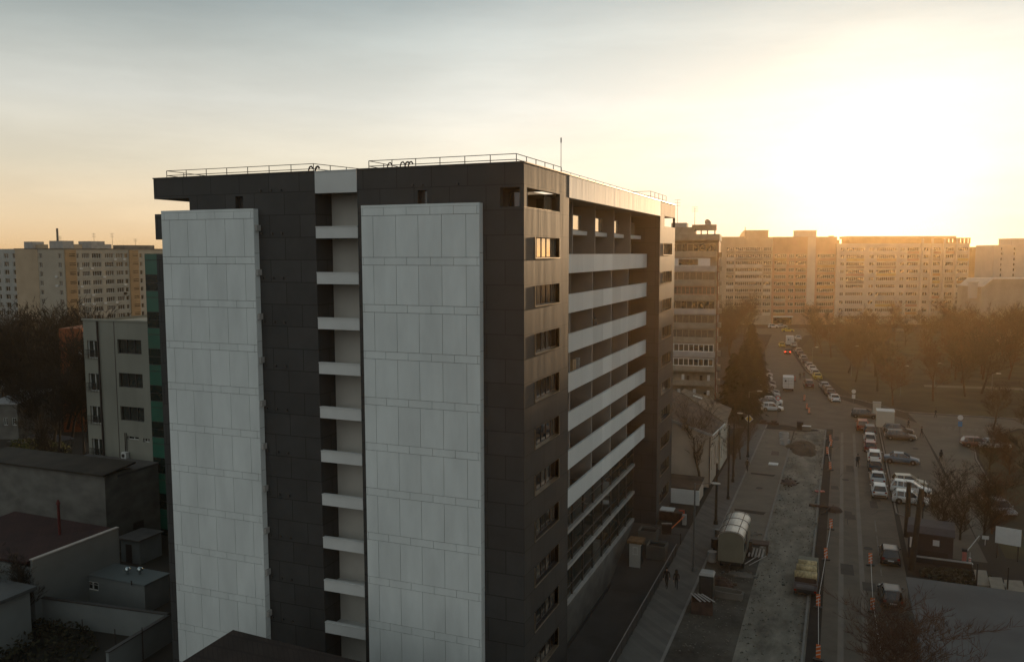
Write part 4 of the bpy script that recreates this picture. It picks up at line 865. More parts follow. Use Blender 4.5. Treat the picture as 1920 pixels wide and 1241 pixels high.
# ================================================================ TREES
BARK = mat('bare branch bark', (.06, .043, .028), .95, 0, .35, 3); BARKR = mat('reddish twig bark', (.085, .045, .028), .95, 0, .3, 3); BARKD = mat('dark wet bark', (.022, .018, .013), .95, 0, .3, 3)
NEED = mat('dark conifer needles', (.016, .018, .009), .9, 0, .5, 1.5); LEAF = mat('yellow green hedge leaves', (.07, .075, .012), .9, 0, .4, 2)
def bare(seed, H, spread, tw=.022, n1=7, twigs=1.0, bark=BARK, fork=False):
    """trunk mesh and twig-crown mesh of a leafless tree of height H"""
    r = random.Random(seed); tr = MB(); cw = MB()
    def twig(p, d, L_, w_):
        d = d.normalized(); q = d.cross(Vector((r.random()-.5, r.random()-.5, r.random()-.5))).normalized()*w_
        bend = Vector((r.uniform(-.25, .25), r.uniform(-.25, .25), r.uniform(0, .3))); m_ = p+d*L_*.5; e = m_+(d+bend).normalized()*L_*.5
        cw.face([p-q, p+q, m_+q*.7, m_-q*.7]); cw.face([m_-q*.7, m_+q*.7, e]); return m_, e
    def branch(p, d, L_, rad, lv):
        segs = 3 if lv < 2 else 2; cur = p; dd = d.normalized()
        for i in range(segs):
            dd = (dd+Vector((r.uniform(-.22, .22), r.uniform(-.22, .22), r.uniform(-.05, .2)))).normalized()
            nx = cur+dd*(L_/segs); r0 = rad*(1-.75*i/segs); r1 = rad*(1-.75*(i+1)/segs)
            (tr if lv == 0 else cw).tube(cur, nx, r0, r1, 7 if lv == 0 else (4 if lv == 1 else 3), cap=False)
            k = {0: n1//3+1, 1: 3, 2: 2}.get(lv, 0)
            if lv < 3 and not (lv == 0 and i == 0 and not fork):
                for _ in range(k):
                    a = r.uniform(0, 6.28); up = r.uniform(.25, 1.0) if lv == 0 else r.uniform(0, .7)
                    sd = (dd*r.uniform(.4, 1.0)+Vector((math.cos(a)*spread, math.sin(a)*spread, up*.5))).normalized()
                    branch(cur+(nx-cur)*r.random(), sd, L_*r.uniform(.45, .68), max(r1*.55, .012), lv+1)
            if lv >= 2:
                for _ in range(int(3*twigs)):
                    a = r.uniform(0, 6.28); td = (dd+Vector((math.cos(a), math.sin(a), r.uniform(-.2, .8)))*.8)
                    m_, e = twig(cur+(nx-cur)*r.random(), td, L_*r.uniform(.25, .6), tw)
                    twig(m_, td+Vector((r.uniform(-.6, .6), r.uniform(-.6, .6), r.uniform(-.1, .6))), L_*.25, tw*.8)
            cur = nx
    branch(Vector((0, 0, -.1)), Vector((0, 0, 1)), H*.72, H*.017+.05, 0)
    return tr.mesh('trunk', bark, True), cw.mesh('crown', bark)
def conifer(seed, H, Wd):
    r = random.Random(seed); tr = MB(); cw = MB(); tr.tube((0, 0, 0), (0, 0, H*.95), .22, .03, 8)
    for i in range(1500):
        z = H*(.1+.9*r.random()**1.1); rr = Wd*(1-z/H)**.8*(.35+.65*r.random())*(1+.25*math.sin(z*4.2)); a = r.uniform(0, 6.28)
        p = Vector((rr*math.cos(a), rr*math.sin(a), z-rr*.18)); o = Vector((math.cos(a), math.sin(a), -.35+r.uniform(-.2, .2))); s_ = r.uniform(.35, .8); q = Vector((-math.sin(a), math.cos(a), r.uniform(-.4, .4)))*s_*.45
        cw.face([p-q, p+q, p+o*s_+q*.2, p+o*s_-q*.2]); cw.face([p-q*.5, p+Vector((0, 0, .25)), p+o*s_*1.2])
    return tr.mesh('trunk', BARKD, True), cw.mesh('crown', NEED)
def bush(name, label, cat, loc, rx, ry, h, m, n=500, seed=1, group=None):
    r = random.Random(seed); mb = MB()
    for i in range(n):
        a = r.uniform(0, 6.28); t_ = r.random()**.5; p = Vector((rx*t_*math.cos(a), ry*t_*math.sin(a), h*r.random()*(1-.5*t_*t_))); d = Vector((r.uniform(-1, 1), r.uniform(-1, 1), r.uniform(-.3, 1))).normalized()*.22; q = d.cross(Vector((r.random(), r.random(), r.random()))).normalized()*.12
        mb.face([p-d, p+q, p+d, p-q])
    o = mb.build(name, m, loc=loc); tag(o, label, cat, group); return o
TV = {'park': [bare(i, 12.5, .85, .034, 7, 1.5, BARKR if i % 2 else BARK) for i in range(4)], 'big': [bare(20+i, 18, .75, .045, 8, 1.6, BARKD) for i in range(3)], 'street': [bare(40+i, 9, .55, .022, 6, .9, BARK) for i in range(3)], 'near': [bare(60, 11, .95, .016, 9, 2.2, BARKR, True), bare(61, 9, .8, .018, 8, 1.4, BARKD, True)]}
CF = [conifer(1, 13, 3.6), conifer(2, 10.5, 3.0)]
def tree(meshes, loc, label, cat='tree', group=None, sc_=1, rz=0, name='bare_tree'):
    t = thing(name, label, cat, loc, rz, group); t.scale = (sc_,)*3
    place('trunk', meshes[0], t); place('crown', meshes[1], t); return t
rt = random.Random(5)
# park behind the car park
spots = []
def ok(x, y, d=6.0): return all((x-a)**2+(y-b)**2 > d*d for a, b in spots)
tries = 0
while len(spots) < 152 and tries < 30000:
    tries += 1; y = 124+rt.random()**.95*170; x = rt.uniform(9+max(0, (190-y))*.22, 36+y*.45)
    if y > 262 and x < 45: continue
    if y < 240 and x < 26-(y-120)*.15: continue
    if y < 160 and rt.random() < .5: continue
    if 148 < y < 158+x*.05 and x > 30: continue
    if ok(x, y, 5.0): spots.append((x, y))
for i, (x, y) in enumerate(spots):
    far = y > 200
    tree(TV['park'][rt.randrange(4)], (x, y, 0), 'leafless tree deep in the hazy park under the far slabs' if far else 'leafless tree on the near lawn of the park beyond the car park', group='park trees', sc_=rt.uniform(.72, 1.1)*(.9 if far else .95), rz=rt.uniform(0, 6))
# trees on the right by the car park lawn
for i in range(34):
    x = rt.uniform(41, 72); y = rt.uniform(72, 118)
    tree(TV['park'][rt.randrange(4)], (x, y, 0), 'leafless tree in the thicket by the footpath at the right edge', group='right thicket trees', sc_=rt.uniform(.5, .85), rz=rt.uniform(0, 6))
# left of the street, before the far slabs
sp2 = []
while len(sp2) < 44:
    y = rt.uniform(150, 285); x = rt.uniform(-40, -9 if y < 200 else -11)
    if y > 256: continue
    if all((x-a)**2+(y-b)**2 > 14 for a, b in sp2) and not (x > -26 and y < 145): sp2.append((x, y))
for x, y in sp2: tree(TV['park'][rt.randrange(4)], (x, y, 0), 'leafless tree between the balcony tower and the far end of the street', group='trees left of the street', sc_=rt.uniform(.7, 1.05), rz=rt.uniform(0, 6))
# dark mass of tall trees on the left
sp3 = []
n_try = 0
while len(sp3) < 42 and n_try < 4000:
    n_try += 1; px = rt.uniform(-20, 175); d = rt.uniform(142, 215)
    if px < 60 and d < 180: d += 30
    p = AT(px, d)
    if all((p.x-a)**2+(p.y-b)**2 > 20 for a, b in sp3): sp3.append((p.x, p.y))
for x, y in sp3: tree(TV['big'][rt.randrange(3)], (x, y, -2), 'tall dark leafless tree in the grove before the cream slab on the left', group='grove trees', sc_=rt.uniform(.62, .98), rz=rt.uniform(0, 6))
for px, v, sc_, lb in ((262, 600, .55, 'bare tree showing over the roof of the cream building'), (60, 1175, .35, 'low bare shrub tree in the weedy yard, lower left'), (100, 905, .5, 'small bare tree in front of the long shed')):
    q = AT(px, 150) if v == 600 else G(px, v, LZ); tree(TV['big'][1], (q.x, q.y, LZ), lb, sc_=sc_, rz=1.3)
bush('hedge', 'yellow green hedge behind the long shed roof on the left', 'hedge', (*G(75, 845, LZ)[:2], LZ), 7, 2.2, 2.2, LEAF, 900, 3)
bush('undergrowth', 'dark low undergrowth in the weedy yard at the lower left', 'bush', (*G(60, 1215, LZ)[:2], LZ), 6, 4, 1.4, mat('dark weeds', (.03, .028, .014), 1, 0, .5, 2), 1200, 4)
for i, (px, v, sc_, lb) in enumerate(((15, 985, .42, 'leftmost of the dark bare shrubs in front of the long shed'), (70, 980, .36, 'second dark bare shrub before the long shed'), (150, 975, .45, 'dark bare shrub before the middle of the long shed wall'), (205, 965, .4, 'dark bare shrub before the right half of the shed wall'), (262, 955, .42, 'dark bare shrub at the annex wall below the cream building'))):
    q = G(px, v, LZ); tree(TV['big'][i % 3], (q.x, q.y, LZ), lb, sc_=sc_, rz=i*1.7)
# street trees and conifers
for px, v, k, sc_, lb in ((1314, 917, 0, 1.0, 'slender bare tree against the white gable wall of the house'), (1376, 895, 1, .62, 'bushy bare tree at the sidewalk edge beside the dark wrapped pole'), (1388, 862, 2, .6, 'small bare tree second from the corner of the paved strip'), (1402, 850, 1, .5, 'thin bare tree nearest the priority road sign'), (1385, 800, 0, .6, 'bare tree at the end of the white house by the junction'), (1425, 690, 1, .8, 'bare tree behind the angled parked cars'), (1395, 640, 2, .9, 'bare tree beside the brick side of the tower')):
    q = G(px, v); tree(TV['street'][k], (q.x, q.y, 0), lb, sc_=sc_, rz=px)
for px, v, k, lb in ((1392, 786, 0, 'broad black-green conifer beside the angled parked cars'), (1418, 752, 1, 'second darker conifer tucked behind the broad one'), (1375, 770, 1, 'ragged conifer on the house side of the conifer group'), (1408, 715, 0, 'farthest conifer of the dark group left of the parked cars')):
    q = G(px, v); tree(CF[k], (q.x, q.y, 0), lb, 'conifer', rz=px, name='conifer_tree')
# near trees on the right
for px, v, z, k, sc_, lb in ((1718, 1215, 6.0, 0, .78, 'large bare tree with reddish twigs filling the bottom right corner'),):
    q = G(px, v, z); tree(TV['near'][k], (q.x, q.y, 0), lb, sc_=sc_, rz=1)
for px, v, k, sc_, lb in ((1765, 1010, 1, .72, 'forked bare tree right of the dark kiosk'), (1800, 1012, 1, .6, 'leaning bare tree between the kiosk and the white board'), (1845, 1010, 1, .7, 'bare tree just left of the white board'), (1860, 1000, 0, .55, 'twiggy tree behind the white board'), (1893, 890, 0, .5, 'bare tree above the white hatchback at the right edge'), (1938, 925, 1, .7, 'bare tree cut by the right edge, level with the three white cars'), (1855, 880, 1, .55, 'small bare tree beside the two dark cars at right')):
    q = G(px, v); tree(TV['near'][k], (q.x, q.y, 0), lb, sc_=sc_, rz=px*.7)
# ================================================================ VEHICLES
def paint(name, c, rough=.28): return mat(name, c, rough, 0, .05, 2, ior=1.55)
CP = {'white': paint('white car paint', (.62, .62, .60)), 'silver': paint('silver car paint', (.36, .37, .37)), 'black': paint('black car paint', (.012, .012, .013)), 'dark': paint('dark grey car paint', (.05, .05, .052)), 'red': paint('dark red car paint', (.17, .02, .015)), 'blue': paint('blue car paint', (.06, .12, .17)), 'yellow': paint('yellow taxi paint', (.50, .40, .05)), 'green': paint('dark green car paint', (.03, .05, .04)), 'orange': paint('orange red car paint', (.35, .07, .02)), 'beige': paint('beige car paint', (.40, .36, .28)), 'brown': paint('maroon car paint', (.10, .035, .03))}
TYRE = mat('tyre rubber', (.015, .015, .015), .9); RIM = mat('wheel rim', (.30, .30, .31), .35, .7); HL = mat('headlight glass', (.5, .5, .48), .1); TLM = mat('tail light glass', (.22, .01, .008), .2); PLATE = mat('licence plate', (.5, .5, .5), .5); BLK = mat('black plastic', (.015, .015, .015), .6)
CG = mat('car window glass', (.012, .014, .016), .04, 0, .2, 1, ior=1.7)
LITR = bpy.data.materials.new('lit tail light'); LITR.use_nodes = True; _b = LITR.node_tree.nodes['Principled BSDF']; _b.inputs['Base Color'].default_value = (.5, .01, .005, 1); _b.inputs['Emission Color'].default_value = (1, .06, .02, 1); _b.inputs['Emission Strength'].default_value = 9
def wheel_mesh(r=.31, w_=.2):
    mb = MB(); mb.lathe([(r*.62, -w_/2), (r*.94, -w_/2), (r, -w_/2+.03), (r, w_/2-.03), (r*.94, w_/2), (r*.62, w_/2)], n=16); ty = mb.mesh('tyre', TYRE, True)
    mb = MB(); mb.lathe([(0, -w_/2+.02), (r*.25, -w_/2+.0), (r*.63, -w_/2+.02), (r*.63, w_/2-.02), (r*.25, w_/2), (0, w_/2-.02)], n=16); return ty, mb.mesh('rim', RIM)
WT_, WR_ = wheel_mesh()
STY = { # L, W, H, body stations (y, zt), cabin: base y0 y1, roof y0 y1 (y forward)
 'hatch': (4.0, 1.72, 1.48, [(-2.0, .62), (-1.96, .90), (-1.2, .95), (.75, .93), (1.15, .86), (1.75, .74), (1.98, .55)], (-1.93, .98), (-1.55, .15)),
 'sedan': (4.5, 1.76, 1.44, [(-2.25, .62), (-2.2, .92), (-1.5, .97), (.85, .94), (1.25, .87), (1.95, .75), (2.23, .55)], (-1.55, 1.1), (-.95, .2)),
 'estate': (4.5, 1.78, 1.50, [(-2.25, .62), (-2.2, .92), (-1.5, .96), (.9, .94), (1.3, .88), (1.95, .76), (2.23, .55)], (-2.15, 1.15), (-1.8, .2)),
 'suv': (4.5, 1.86, 1.72, [(-2.22, .72), (-2.18, 1.05), (-1.4, 1.1), (.9, 1.08), (1.2, 1.02), (2.0, .93), (2.22, .68)], (-2.12, 1.1), (-1.85, .35)),
}
def make_car(kind):
    Lc, Wc, H, st, cb, rf_ = STY[kind]; w_ = Wc/2; nm = {'hatch': 'hatchback_car', 'sedan': 'sedan_car', 'estate': 'estate_car', 'suv': 'suv_car'}[kind]
    t = thing(nm, None, None)
    mb = MB(); rings = []
    for i, (y, zt) in enumerate(st):
        e = .86 if i in (0, len(st)-1) else (.95 if i in (1, len(st)-2) else 1); ww = w_*e; zb_ = .34 if i in (0, len(st)-1) else .22
        rings.append([(ww*.9, y, zb_), (ww, y, zb_+.14), (ww, y, zt-.22), (ww*.94, y, zt-.05), (ww*.78, y, zt), (-ww*.78, y, zt), (-ww*.94, y, zt-.05), (-ww, y, zt-.22), (-ww, y, zb_+.14), (-ww*.9, y, zb_)])
    mb.ring(rings); mb.cap(rings[0]); mb.cap(rings[-1][::-1]); b = mb.build('body', CP['white'], t)
    for p_ in b.data.polygons: p_.use_smooth = True
    zb_ = st[2][1]-.03; a = w_*.90; c = w_*.70
    mb = MB(); mb.hexa([(-a, cb[0], zb_-.02), (a, cb[0], zb_-.02), (a, cb[1], zb_-.06), (-a, cb[1], zb_-.06), (-c, rf_[0], H-.03), (c, rf_[0], H-.03), (c, rf_[1], H-.03), (-c, rf_[1], H-.03)]); mb.build('windows', CG, t)
    mb = MB(); c2 = c+.03; r_ = [[(-c2, rf_[0]-.04, H-.035), (c2, rf_[0]-.04, H-.035), (c2, rf_[1]+.04, H-.035), (-c2, rf_[1]+.04, H-.035)], [(-c2*.97, rf_[0]+.0, H), (c2*.97, rf_[0], H), (c2*.97, rf_[1], H), (-c2*.97, rf_[1], H)], [(-c2*.7, rf_[0]+.2, H+.03), (c2*.7, rf_[0]+.2, H+.03), (c2*.7, rf_[1]-.15, H+.03), (-c2*.7, rf_[1]-.15, H+.03)]]
    mb.ring(r_); mb.cap(r_[2])
    for sx in (-1, 1):
        for (ya, yb) in ((cb[0], rf_[0]), (cb[1], rf_[1])): mb.tube((sx*a, ya, zb_-.03), (sx*(c+.01), yb, H-.02), .055, .045, 4)
        ym = (rf_[0]+rf_[1])/2; mb.obox((sx*(a+c)/2*1.012, ym, (zb_+H)/2), (.03, .09, H-zb_), Matrix.Rotation(-sx*math.atan((a-c)/(H-zb_)), 3, 'Y'))
        yq = rf_[0]+.35 if kind in ('estate', 'suv') else rf_[0]+.05; mb.obox((sx*(a+c)/2*1.012, yq, (zb_+H)/2), (.03, .14, H-zb_), Matrix.Rotation(-sx*math.atan((a-c)/(H-zb_)), 3, 'Y'))
    mb.build('roof', CP['white'], t)
    y0, y1 = st[0][0], st[-1][0]
    for sx in (-1, 1):
        for yw in (y0+.78, y1-.82):
            o = place('wheel', WT_, t, (sx*(w_-.09), yw, .31)); o.rotation_euler = (0, R(90), 0); place('rim', WR_, o)
            m_ = MB(); m_.tube((sx*(w_-.03), yw, .34), (sx*(w_+.004), yw, .34), .37, .37, 14); m_.build('wheel_arch', BLK, t)
        m_ = MB(); m_.box(min(sx*w_*.55, sx*w_*.88), max(sx*w_*.55, sx*w_*.88), y1-.14, y1+.01, .56, .70); m_.build('headlight', HL, t)
        m_ = MB(); m_.box(min(sx*w_*.62, sx*w_*.88), max(sx*w_*.62, sx*w_*.88), y0-.012, y0+.1, .70, .88 if kind != 'suv' else 1.0); m_.build('tail_light', TLM, t)
        m_ = MB(); m_.obox((sx*(w_+.07), cb[1]-.35, zb_+.08), (.16, .1, .12), 0); m_.build('mirror', CP['white'], t)
    m_ = MB(); m_.box(-.26, .26, y0-.02, y0+.02, .55, .66); m_.build('licence_plate', PLATE, t)
    m_ = MB(); m_.box(-w_*.8, w_*.8, y0-.015, y0+.05, .30, .46); m_.box(-w_*.8, w_*.8, y1-.05, y1+.012, .28, .42); m_.build('bumper', BLK, t)
    return t
protos = {}; used = {}
def car(kind, colr, loc, rz, label, group=None, lit=False, cat='car', rot_x=0):
    if kind not in protos: protos[kind] = make_car(kind); t = protos[kind]; first = True
    else: t = copy_tree(protos[kind]); first = False
    t.location = loc; t.rotation_euler = (0, 0, rz); t['label'] = label; t['category'] = cat
    for k_ in ('group',):
        if group: t['group'] = group
        elif 'group' in t: del t['group']
    for ch in t.children:
        if ch.name.split('.')[0] in ('body', 'roof', 'mirror') and ch.material_slots:
            ch.material_slots[0].link = 'OBJECT'; ch.material_slots[0].material = CP[colr]
        if ch.name.startswith('tail_light'):
            ch.material_slots[0].link = 'OBJECT'; ch.material_slots[0].material = LITR if lit else TLM
    return t
def rear_at(kind, px, v, rz):
    q = G(px, v); L_ = STY[kind][0]/2; return (q.x-math.sin(rz)*L_, q.y+math.cos(rz)*L_, .03)
# lane of parked cars along the kerb, seen from behind
for kind, c, px, v, lb in (('hatch', 'white', 1649, 936, 'white hatchback parked nearest in the kerbside row of cars'), ('sedan', 'silver', 1646, 913, 'silver white saloon second in the kerbside row, in front of the nearest white hatchback'), ('sedan', 'black', 1642, 890, 'black saloon third in the kerbside row'),
    ('estate', 'white', 1640, 869, 'white estate with a big dark rear window, fourth in the kerbside row'), ('hatch', 'red', 1632, 850, 'dark red hatchback fifth in the kerbside row'), ('hatch', 'silver', 1631, 834, 'silver hatchback sixth in the kerbside row'), ('estate', 'dark', 1631, 818, 'dark estate seventh in the kerbside row')):
    car(kind, c, rear_at(kind, px, v, 0), R(rb.uniform(-1.2, 1.2)), lb, 'cars parked along the kerb')
car('suv', 'orange', rear_at('suv', 1617, 810, 0), R(1), 'orange red pickup-like car at the far end of the kerbside row', 'cars parked along the kerb')
# near black cars
car('hatch', 'black', rear_at('hatch', 1670, 1064, 0), 0, 'black hatchback with a bright rear window, upper of the two near cars'); car('hatch', 'black', rear_at('hatch', 1672, 1146, 0), R(3), 'black hatchback with a white glinting roof just above the big bare tree')
# lot
def at(px, v): q = G(px, v); return (q.x, q.y, .03)
car('sedan', 'blue', at(1690, 868), R(-92), 'light blue saloon standing alone in the car park'); car('estate', 'dark', at(1688, 824), R(-88), 'dark estate, nearer of the two by the white kiosk', 'cars in the car park'); car('estate', 'black', at(1684, 813), R(-88), 'black estate, farther of the two by the white kiosk', 'cars in the car park')
car('hatch', 'beige', at(1704, 912), R(-84), 'cream car with a rounded roof, farthest of the three white cars in a cluster'); car('estate', 'white', at(1708, 925), R(-98), 'white estate in the middle of the cluster of three white cars'); car('hatch', 'white', at(1708, 944), R(-96), 'white hatchback nearest of the cluster of three, partly behind the dark posts')
car('estate', 'dark', at(1621, 783), R(-90), 'dark car crossing broadside at the mouth of the car park'); car('estate', 'brown', at(1832, 838), R(-80), 'dark maroon car among the trees at the right edge of the car park'); car('sedan', 'silver', at(1862, 840), R(-75), 'grey saloon glinting among the trees, right of the maroon car')
car('hatch', 'silver', at(1876, 962), R(200), 'pale silver hatchback facing us under the bare trees at the right edge')
# far parked row right of the bend (seen from behind) and moving cars
for kind, c, px, v, lb in (('sedan', 'white', 1568, 756, 'white saloon at the near end of the far kerbside row'), ('sedan', 'dark', 1560, 745, 'dark saloon second in the far kerbside row'), ('hatch', 'dark', 1554, 738, 'dark hatchback third in the far kerbside row'), ('hatch', 'silver', 1548, 731, 'silver hatchback fourth in the far kerbside row'),
    ('sedan', 'yellow', 1535, 713, 'yellow taxi in the far kerbside row'), ('hatch', 'silver', 1530, 706, 'pale car just beyond the yellow taxi'), ('sedan', 'white', 1525, 698, 'white saloon second beyond the yellow taxi'), ('hatch', 'silver', 1519, 692, 'silver hatchback third beyond the yellow taxi'), ('sedan', 'dark', 1512, 684, 'dark saloon fourth beyond the yellow taxi'), ('hatch', 'silver', 1508, 677, 'silver car fifth beyond the yellow taxi'), ('sedan', 'dark', 1503, 669, 'dark saloon sixth beyond the yellow taxi'), ('hatch', 'silver', 1499, 663, 'grey hatchback seventh beyond the yellow taxi'), ('sedan', 'silver', 1490, 652, 'pale saloon before the far box truck'), ('sedan', 'white', 1498, 638, 'white car at the far end of the street, right side')):
    car(kind, c, rear_at(kind, px, v, R(11)), R(10), lb, 'cars in the far kerbside row')
car('suv', 'brown', rear_at('suv', 1518, 729, R(8)), R(8), 'dark red boxy car driving away beside the yellow taxi'); car('sedan', 'black', rear_at('sedan', 1477, 665, R(9)), R(9), 'dark car with both red tail lights lit, far down the street', lit=True); car('sedan', 'yellow', rear_at('sedan', 1467, 652, R(9)), R(9), 'yellow taxi far down the street, beyond the car with lit tail lights')
car('sedan', 'yellow', at(1477, 622), R(-75), 'tiny yellow taxi turning at the end of the street'); car('hatch', 'white', at(1450, 615), R(-80), 'tiny white car before the far shop, left one'); car('sedan', 'silver', at(1465, 614), R(-80), 'tiny silver car before the far shop, right one')
# angled parking left, broadside
for i, (kind, c, px, v, lb) in enumerate((('hatch', 'white', 1448, 770, 'white hatchback nearest in the angled row under the conifers'), ('hatch', 'dark', 1446, 762, 'dark hatchback second in the angled row under the conifers'), ('sedan', 'white', 1445, 757, 'white saloon third in the angled row under the conifers'), ('hatch', 'dark', 1442, 749, 'dark grey car fourth in the angled row'), ('estate', 'silver', 1441, 744, 'silver estate fifth in the angled row'), ('sedan', 'dark', 1440, 738, 'dark saloon sixth in the angled row'), ('hatch', 'silver', 1437, 728, 'silver car seventh in the angled row'), ('sedan', 'dark', 1434, 721, 'dark car eighth in the angled row'), ('hatch', 'white', 1432, 713, 'white car ninth in the angled row'), ('sedan', 'silver', 1430, 706, 'silver car tenth in the angled row'), ('hatch', 'dark', 1428, 699, 'last dark car of the angled row'))):
    car(kind, c, at(px, v), R(-84+rb.uniform(-3, 3)), lb, 'cars in the angled row')
# box vans
def box_van(px, v, rz, label, w_=2.1, L_=5.4, H=2.9, body=WHITEM, cabc='white', nm='delivery_van'):
    q = G(px, v); t = thing(nm, label, 'van', (q.x-math.sin(rz)*L_/2, q.y+math.cos(rz)*L_/2, .03), rz)
    mb = MB(); mb.box(-w_/2, w_/2, -L_/2, L_*.18, .62, H); mb.box(-w_/2-.02, w_/2+.02, -L_/2-.02, L_*.18+.02, H+.003, H+.06); mb.build('cargo_box', body, t)
    mb = MB(); mb.hexa([(-w_*.46, L_*.185, .4), (w_*.46, L_*.185, .4), (w_*.46, L_/2, .4), (-w_*.46, L_/2, .4), (-w_*.42, L_*.185, 2.1), (w_*.42, L_*.185, 2.1), (w_*.42, L_*.33, 2.05), (-w_*.42, L_*.33, 2.05)]); mb.build('cab', CP[cabc], t)
    mb = MB(); mb.box(-.012, .012, -L_/2-.03, -L_/2-.003, .65, H-.05); 
    for z in (1.0, 1.6, 2.2): mb.box(-w_/2+.05, w_/2-.05, -L_/2-.03, -L_/2-.022, z, z+.03)
    mb.build('rear_door_seams', BLK, t)
    mb = MB(); mb.box(-w_*.34, -w_*.2, -L_/2-.035, -L_/2-.004, 2.0, 2.4); mb.build('door_mark', BLK, t)
    mb = MB(); mb.box(-w_*.46, w_*.46, -L_/2-.12, L_/2-.2, .42, .6); mb.build('chassis', BLK, t)
    for sx in (-1, 1):
        for y in (-L_*.3, L_*.36): o = place('wheel', WT_, t, (sx*(w_/2-.15), y, .31)); o.rotation_euler = (0, R(90), 0); place('rim', WR_, o)
        mb = MB(); mb.box(min(sx*w_*.38, sx*w_*.46), max(sx*w_*.38, sx*w_*.46), -L_/2-.14, -L_/2-.11, .45, .6); mb.build('tail_light', TLM, t)
    return t
box_van(1478, 734, R(5), 'white box van seen from behind on the torn up side of the street'); box_van(1482, 650, R(9), 'grey white box truck far down the street right of the yellow taxi', H=3.1)

# ================================================================ STREET FURNITURE
ORAN = mat('orange white barrier board', (.62, .13, .02), .5, 0, .1, 2); WHT = mat('white reflective stripe', (.6, .6, .58), .5, 0, .05, 3); GALV = mat('galvanised pole', (.16, .16, .155), .5, .6, .15, 2); WOODP = mat('creosoted wooden pole', (.03, .024, .018), .9, 0, .3, 2); RUST = mat('rusty dark steel', (.06, .035, .025), .8, 0, .4, 2)
def board_proto():
    t = thing('barrier_board', None, None); mb = MB(); mb.box(-.16, .16, -.02, .02, .18, 1.15); mb.build('board', ORAN, t)
    mb = MB()
    for k in range(3):
        z = .32+k*.28
        for sy in (-.024, .021): mb.face([(-.16, sy, z), (.16, sy, z+.16), (.16, sy, z+.23), (-.16, sy, z+.07)])
    mb.build('stripes', WHT, t); mb = MB(); mb.box(-.35, .35, -.2, .2, 0, .12); mb.box(-.04, .04, -.018, .018, .121, .19); mb.build('foot', BLK, t); return t
BP = board_proto(); first = [True]
def board(px, v, label, rz=0, group='orange boards along the trench', z=.03):
    t = BP if first[0] else copy_tree(BP); first[0] = False; q = G(px, v); t.location = (q.x, q.y, z); t.rotation_euler = (R(rb.uniform(-5, 5)), R(rb.uniform(-6, 6)), R(rz)); tag(t, label, 'barrier board', group); return Vector((q.x, q.y, .85))
bl = [(1534, 1238, 'orange and white board at the bottom edge beside the trench'), (1534, 1140, 'orange board beside the trench just below the loaded truck'), (1549, 1050, 'orange board beside the trench right of the loaded truck'), (1558, 993, 'orange board beside the trench, below the dark heap across it'), (1557, 882, 'orange board beside the trench, above the red and white tape scrap'), (1552, 853, 'leaning orange board on the trench bank, second from its far end'), (1557, 838, 'orange board farthest along the straight trench'), (1557, 829, 'orange board at the corner where the trench ends')]
bp_ = [board(*b, rz=rb.uniform(-20, 20)) for b in bl]
fb = [board(u, v, lb, 20, 'orange boards down the far street') for u, v, lb in ((1517, 776, 'orange board just beyond the junction, nearest of the far line'), (1513, 768, 'second orange board of the far line beyond the junction'), (1508, 752, 'third orange board of the far line beyond the junction'), (1490, 715, 'farthest clear orange board beside the white van'))]
rbp = [board(u, v, lb, 0, 'orange boards on the right lane line') for u, v, lb in ((1632, 1060, 'orange board left of the upper black hatchback'), (1636, 1147, 'orange board left of the lower black hatchback'))]
def tape(pts, label, name='barrier_tape', m=WHT, r=.022):
    mb = MB()
    for a, b in zip(pts[:-1], pts[1:]):
        mid = (Vector(a)+Vector(b))/2-Vector((0, 0, .12)); mb.tube(a, mid, r, r, 4); mb.tube(mid, b, r, r, 4)
    tag(mb.build(name, m), label, 'tape')
tape(bp_[:4], 'pale barrier tape strung between the near orange boards along the trench'); tape(bp_[4:7], 'pale barrier tape between the far orange boards at the trench end'); tape(fb, 'dark cable run along the far line of orange boards', 'cable', BLK, .04); tape(rbp+[G(1655, 1238, .6)], 'white tape between the two orange boards left of the black hatchbacks')
# long kerb beams laid along the trench, scrap across it
for i, (ya, yb, x, lb) in enumerate(((10, 27, 15.95, 'pale concrete kerb beam laid along the trench, nearest length'), (29, 44, 16.0, 'pale concrete kerb beam along the trench beside the loaded truck'), (46, 66, 15.98, 'pale concrete kerb beam along the trench, third length'), (70, 96, 16.02, 'pale concrete kerb beam along the trench, farthest length'))):
    mb = MB(); mb.box(x-.13, x+.02, ya, yb, 0, .22); tag(mb.build('kerb_beam', KERB), lb, 'kerb beam', 'kerb beams along the trench')
q = G(1545, 955); mb = MB(); mb.tube((q.x-1.6, q.y+.2, .3), (q.x+1.1, q.y-.1, .35), .16, .14, 8); mb.tube((q.x-.2, q.y-2.4, .2), (q.x+1.0, q.y+.2, .55), .07, .07, 6); mb.lathe([(.9, 0), (.7, .35), (.3, .55), (0, .6)], (q.x+1.1, q.y-.2, 0), 9); tag(mb.build('pipe_heap', RUST), 'dark pipe lying across the trench on a small heap', 'pipe')
q = G(1537, 922); mb = MB(); mb.obox((q.x, q.y, .1), (1.1, .5, .1), .3); tag(mb.build('tape_roll', mat('red white plastic', (.45, .12, .10), .6, 0, .6, 5)), 'crumpled red and white plastic on the rough ground by the trench', 'litter')
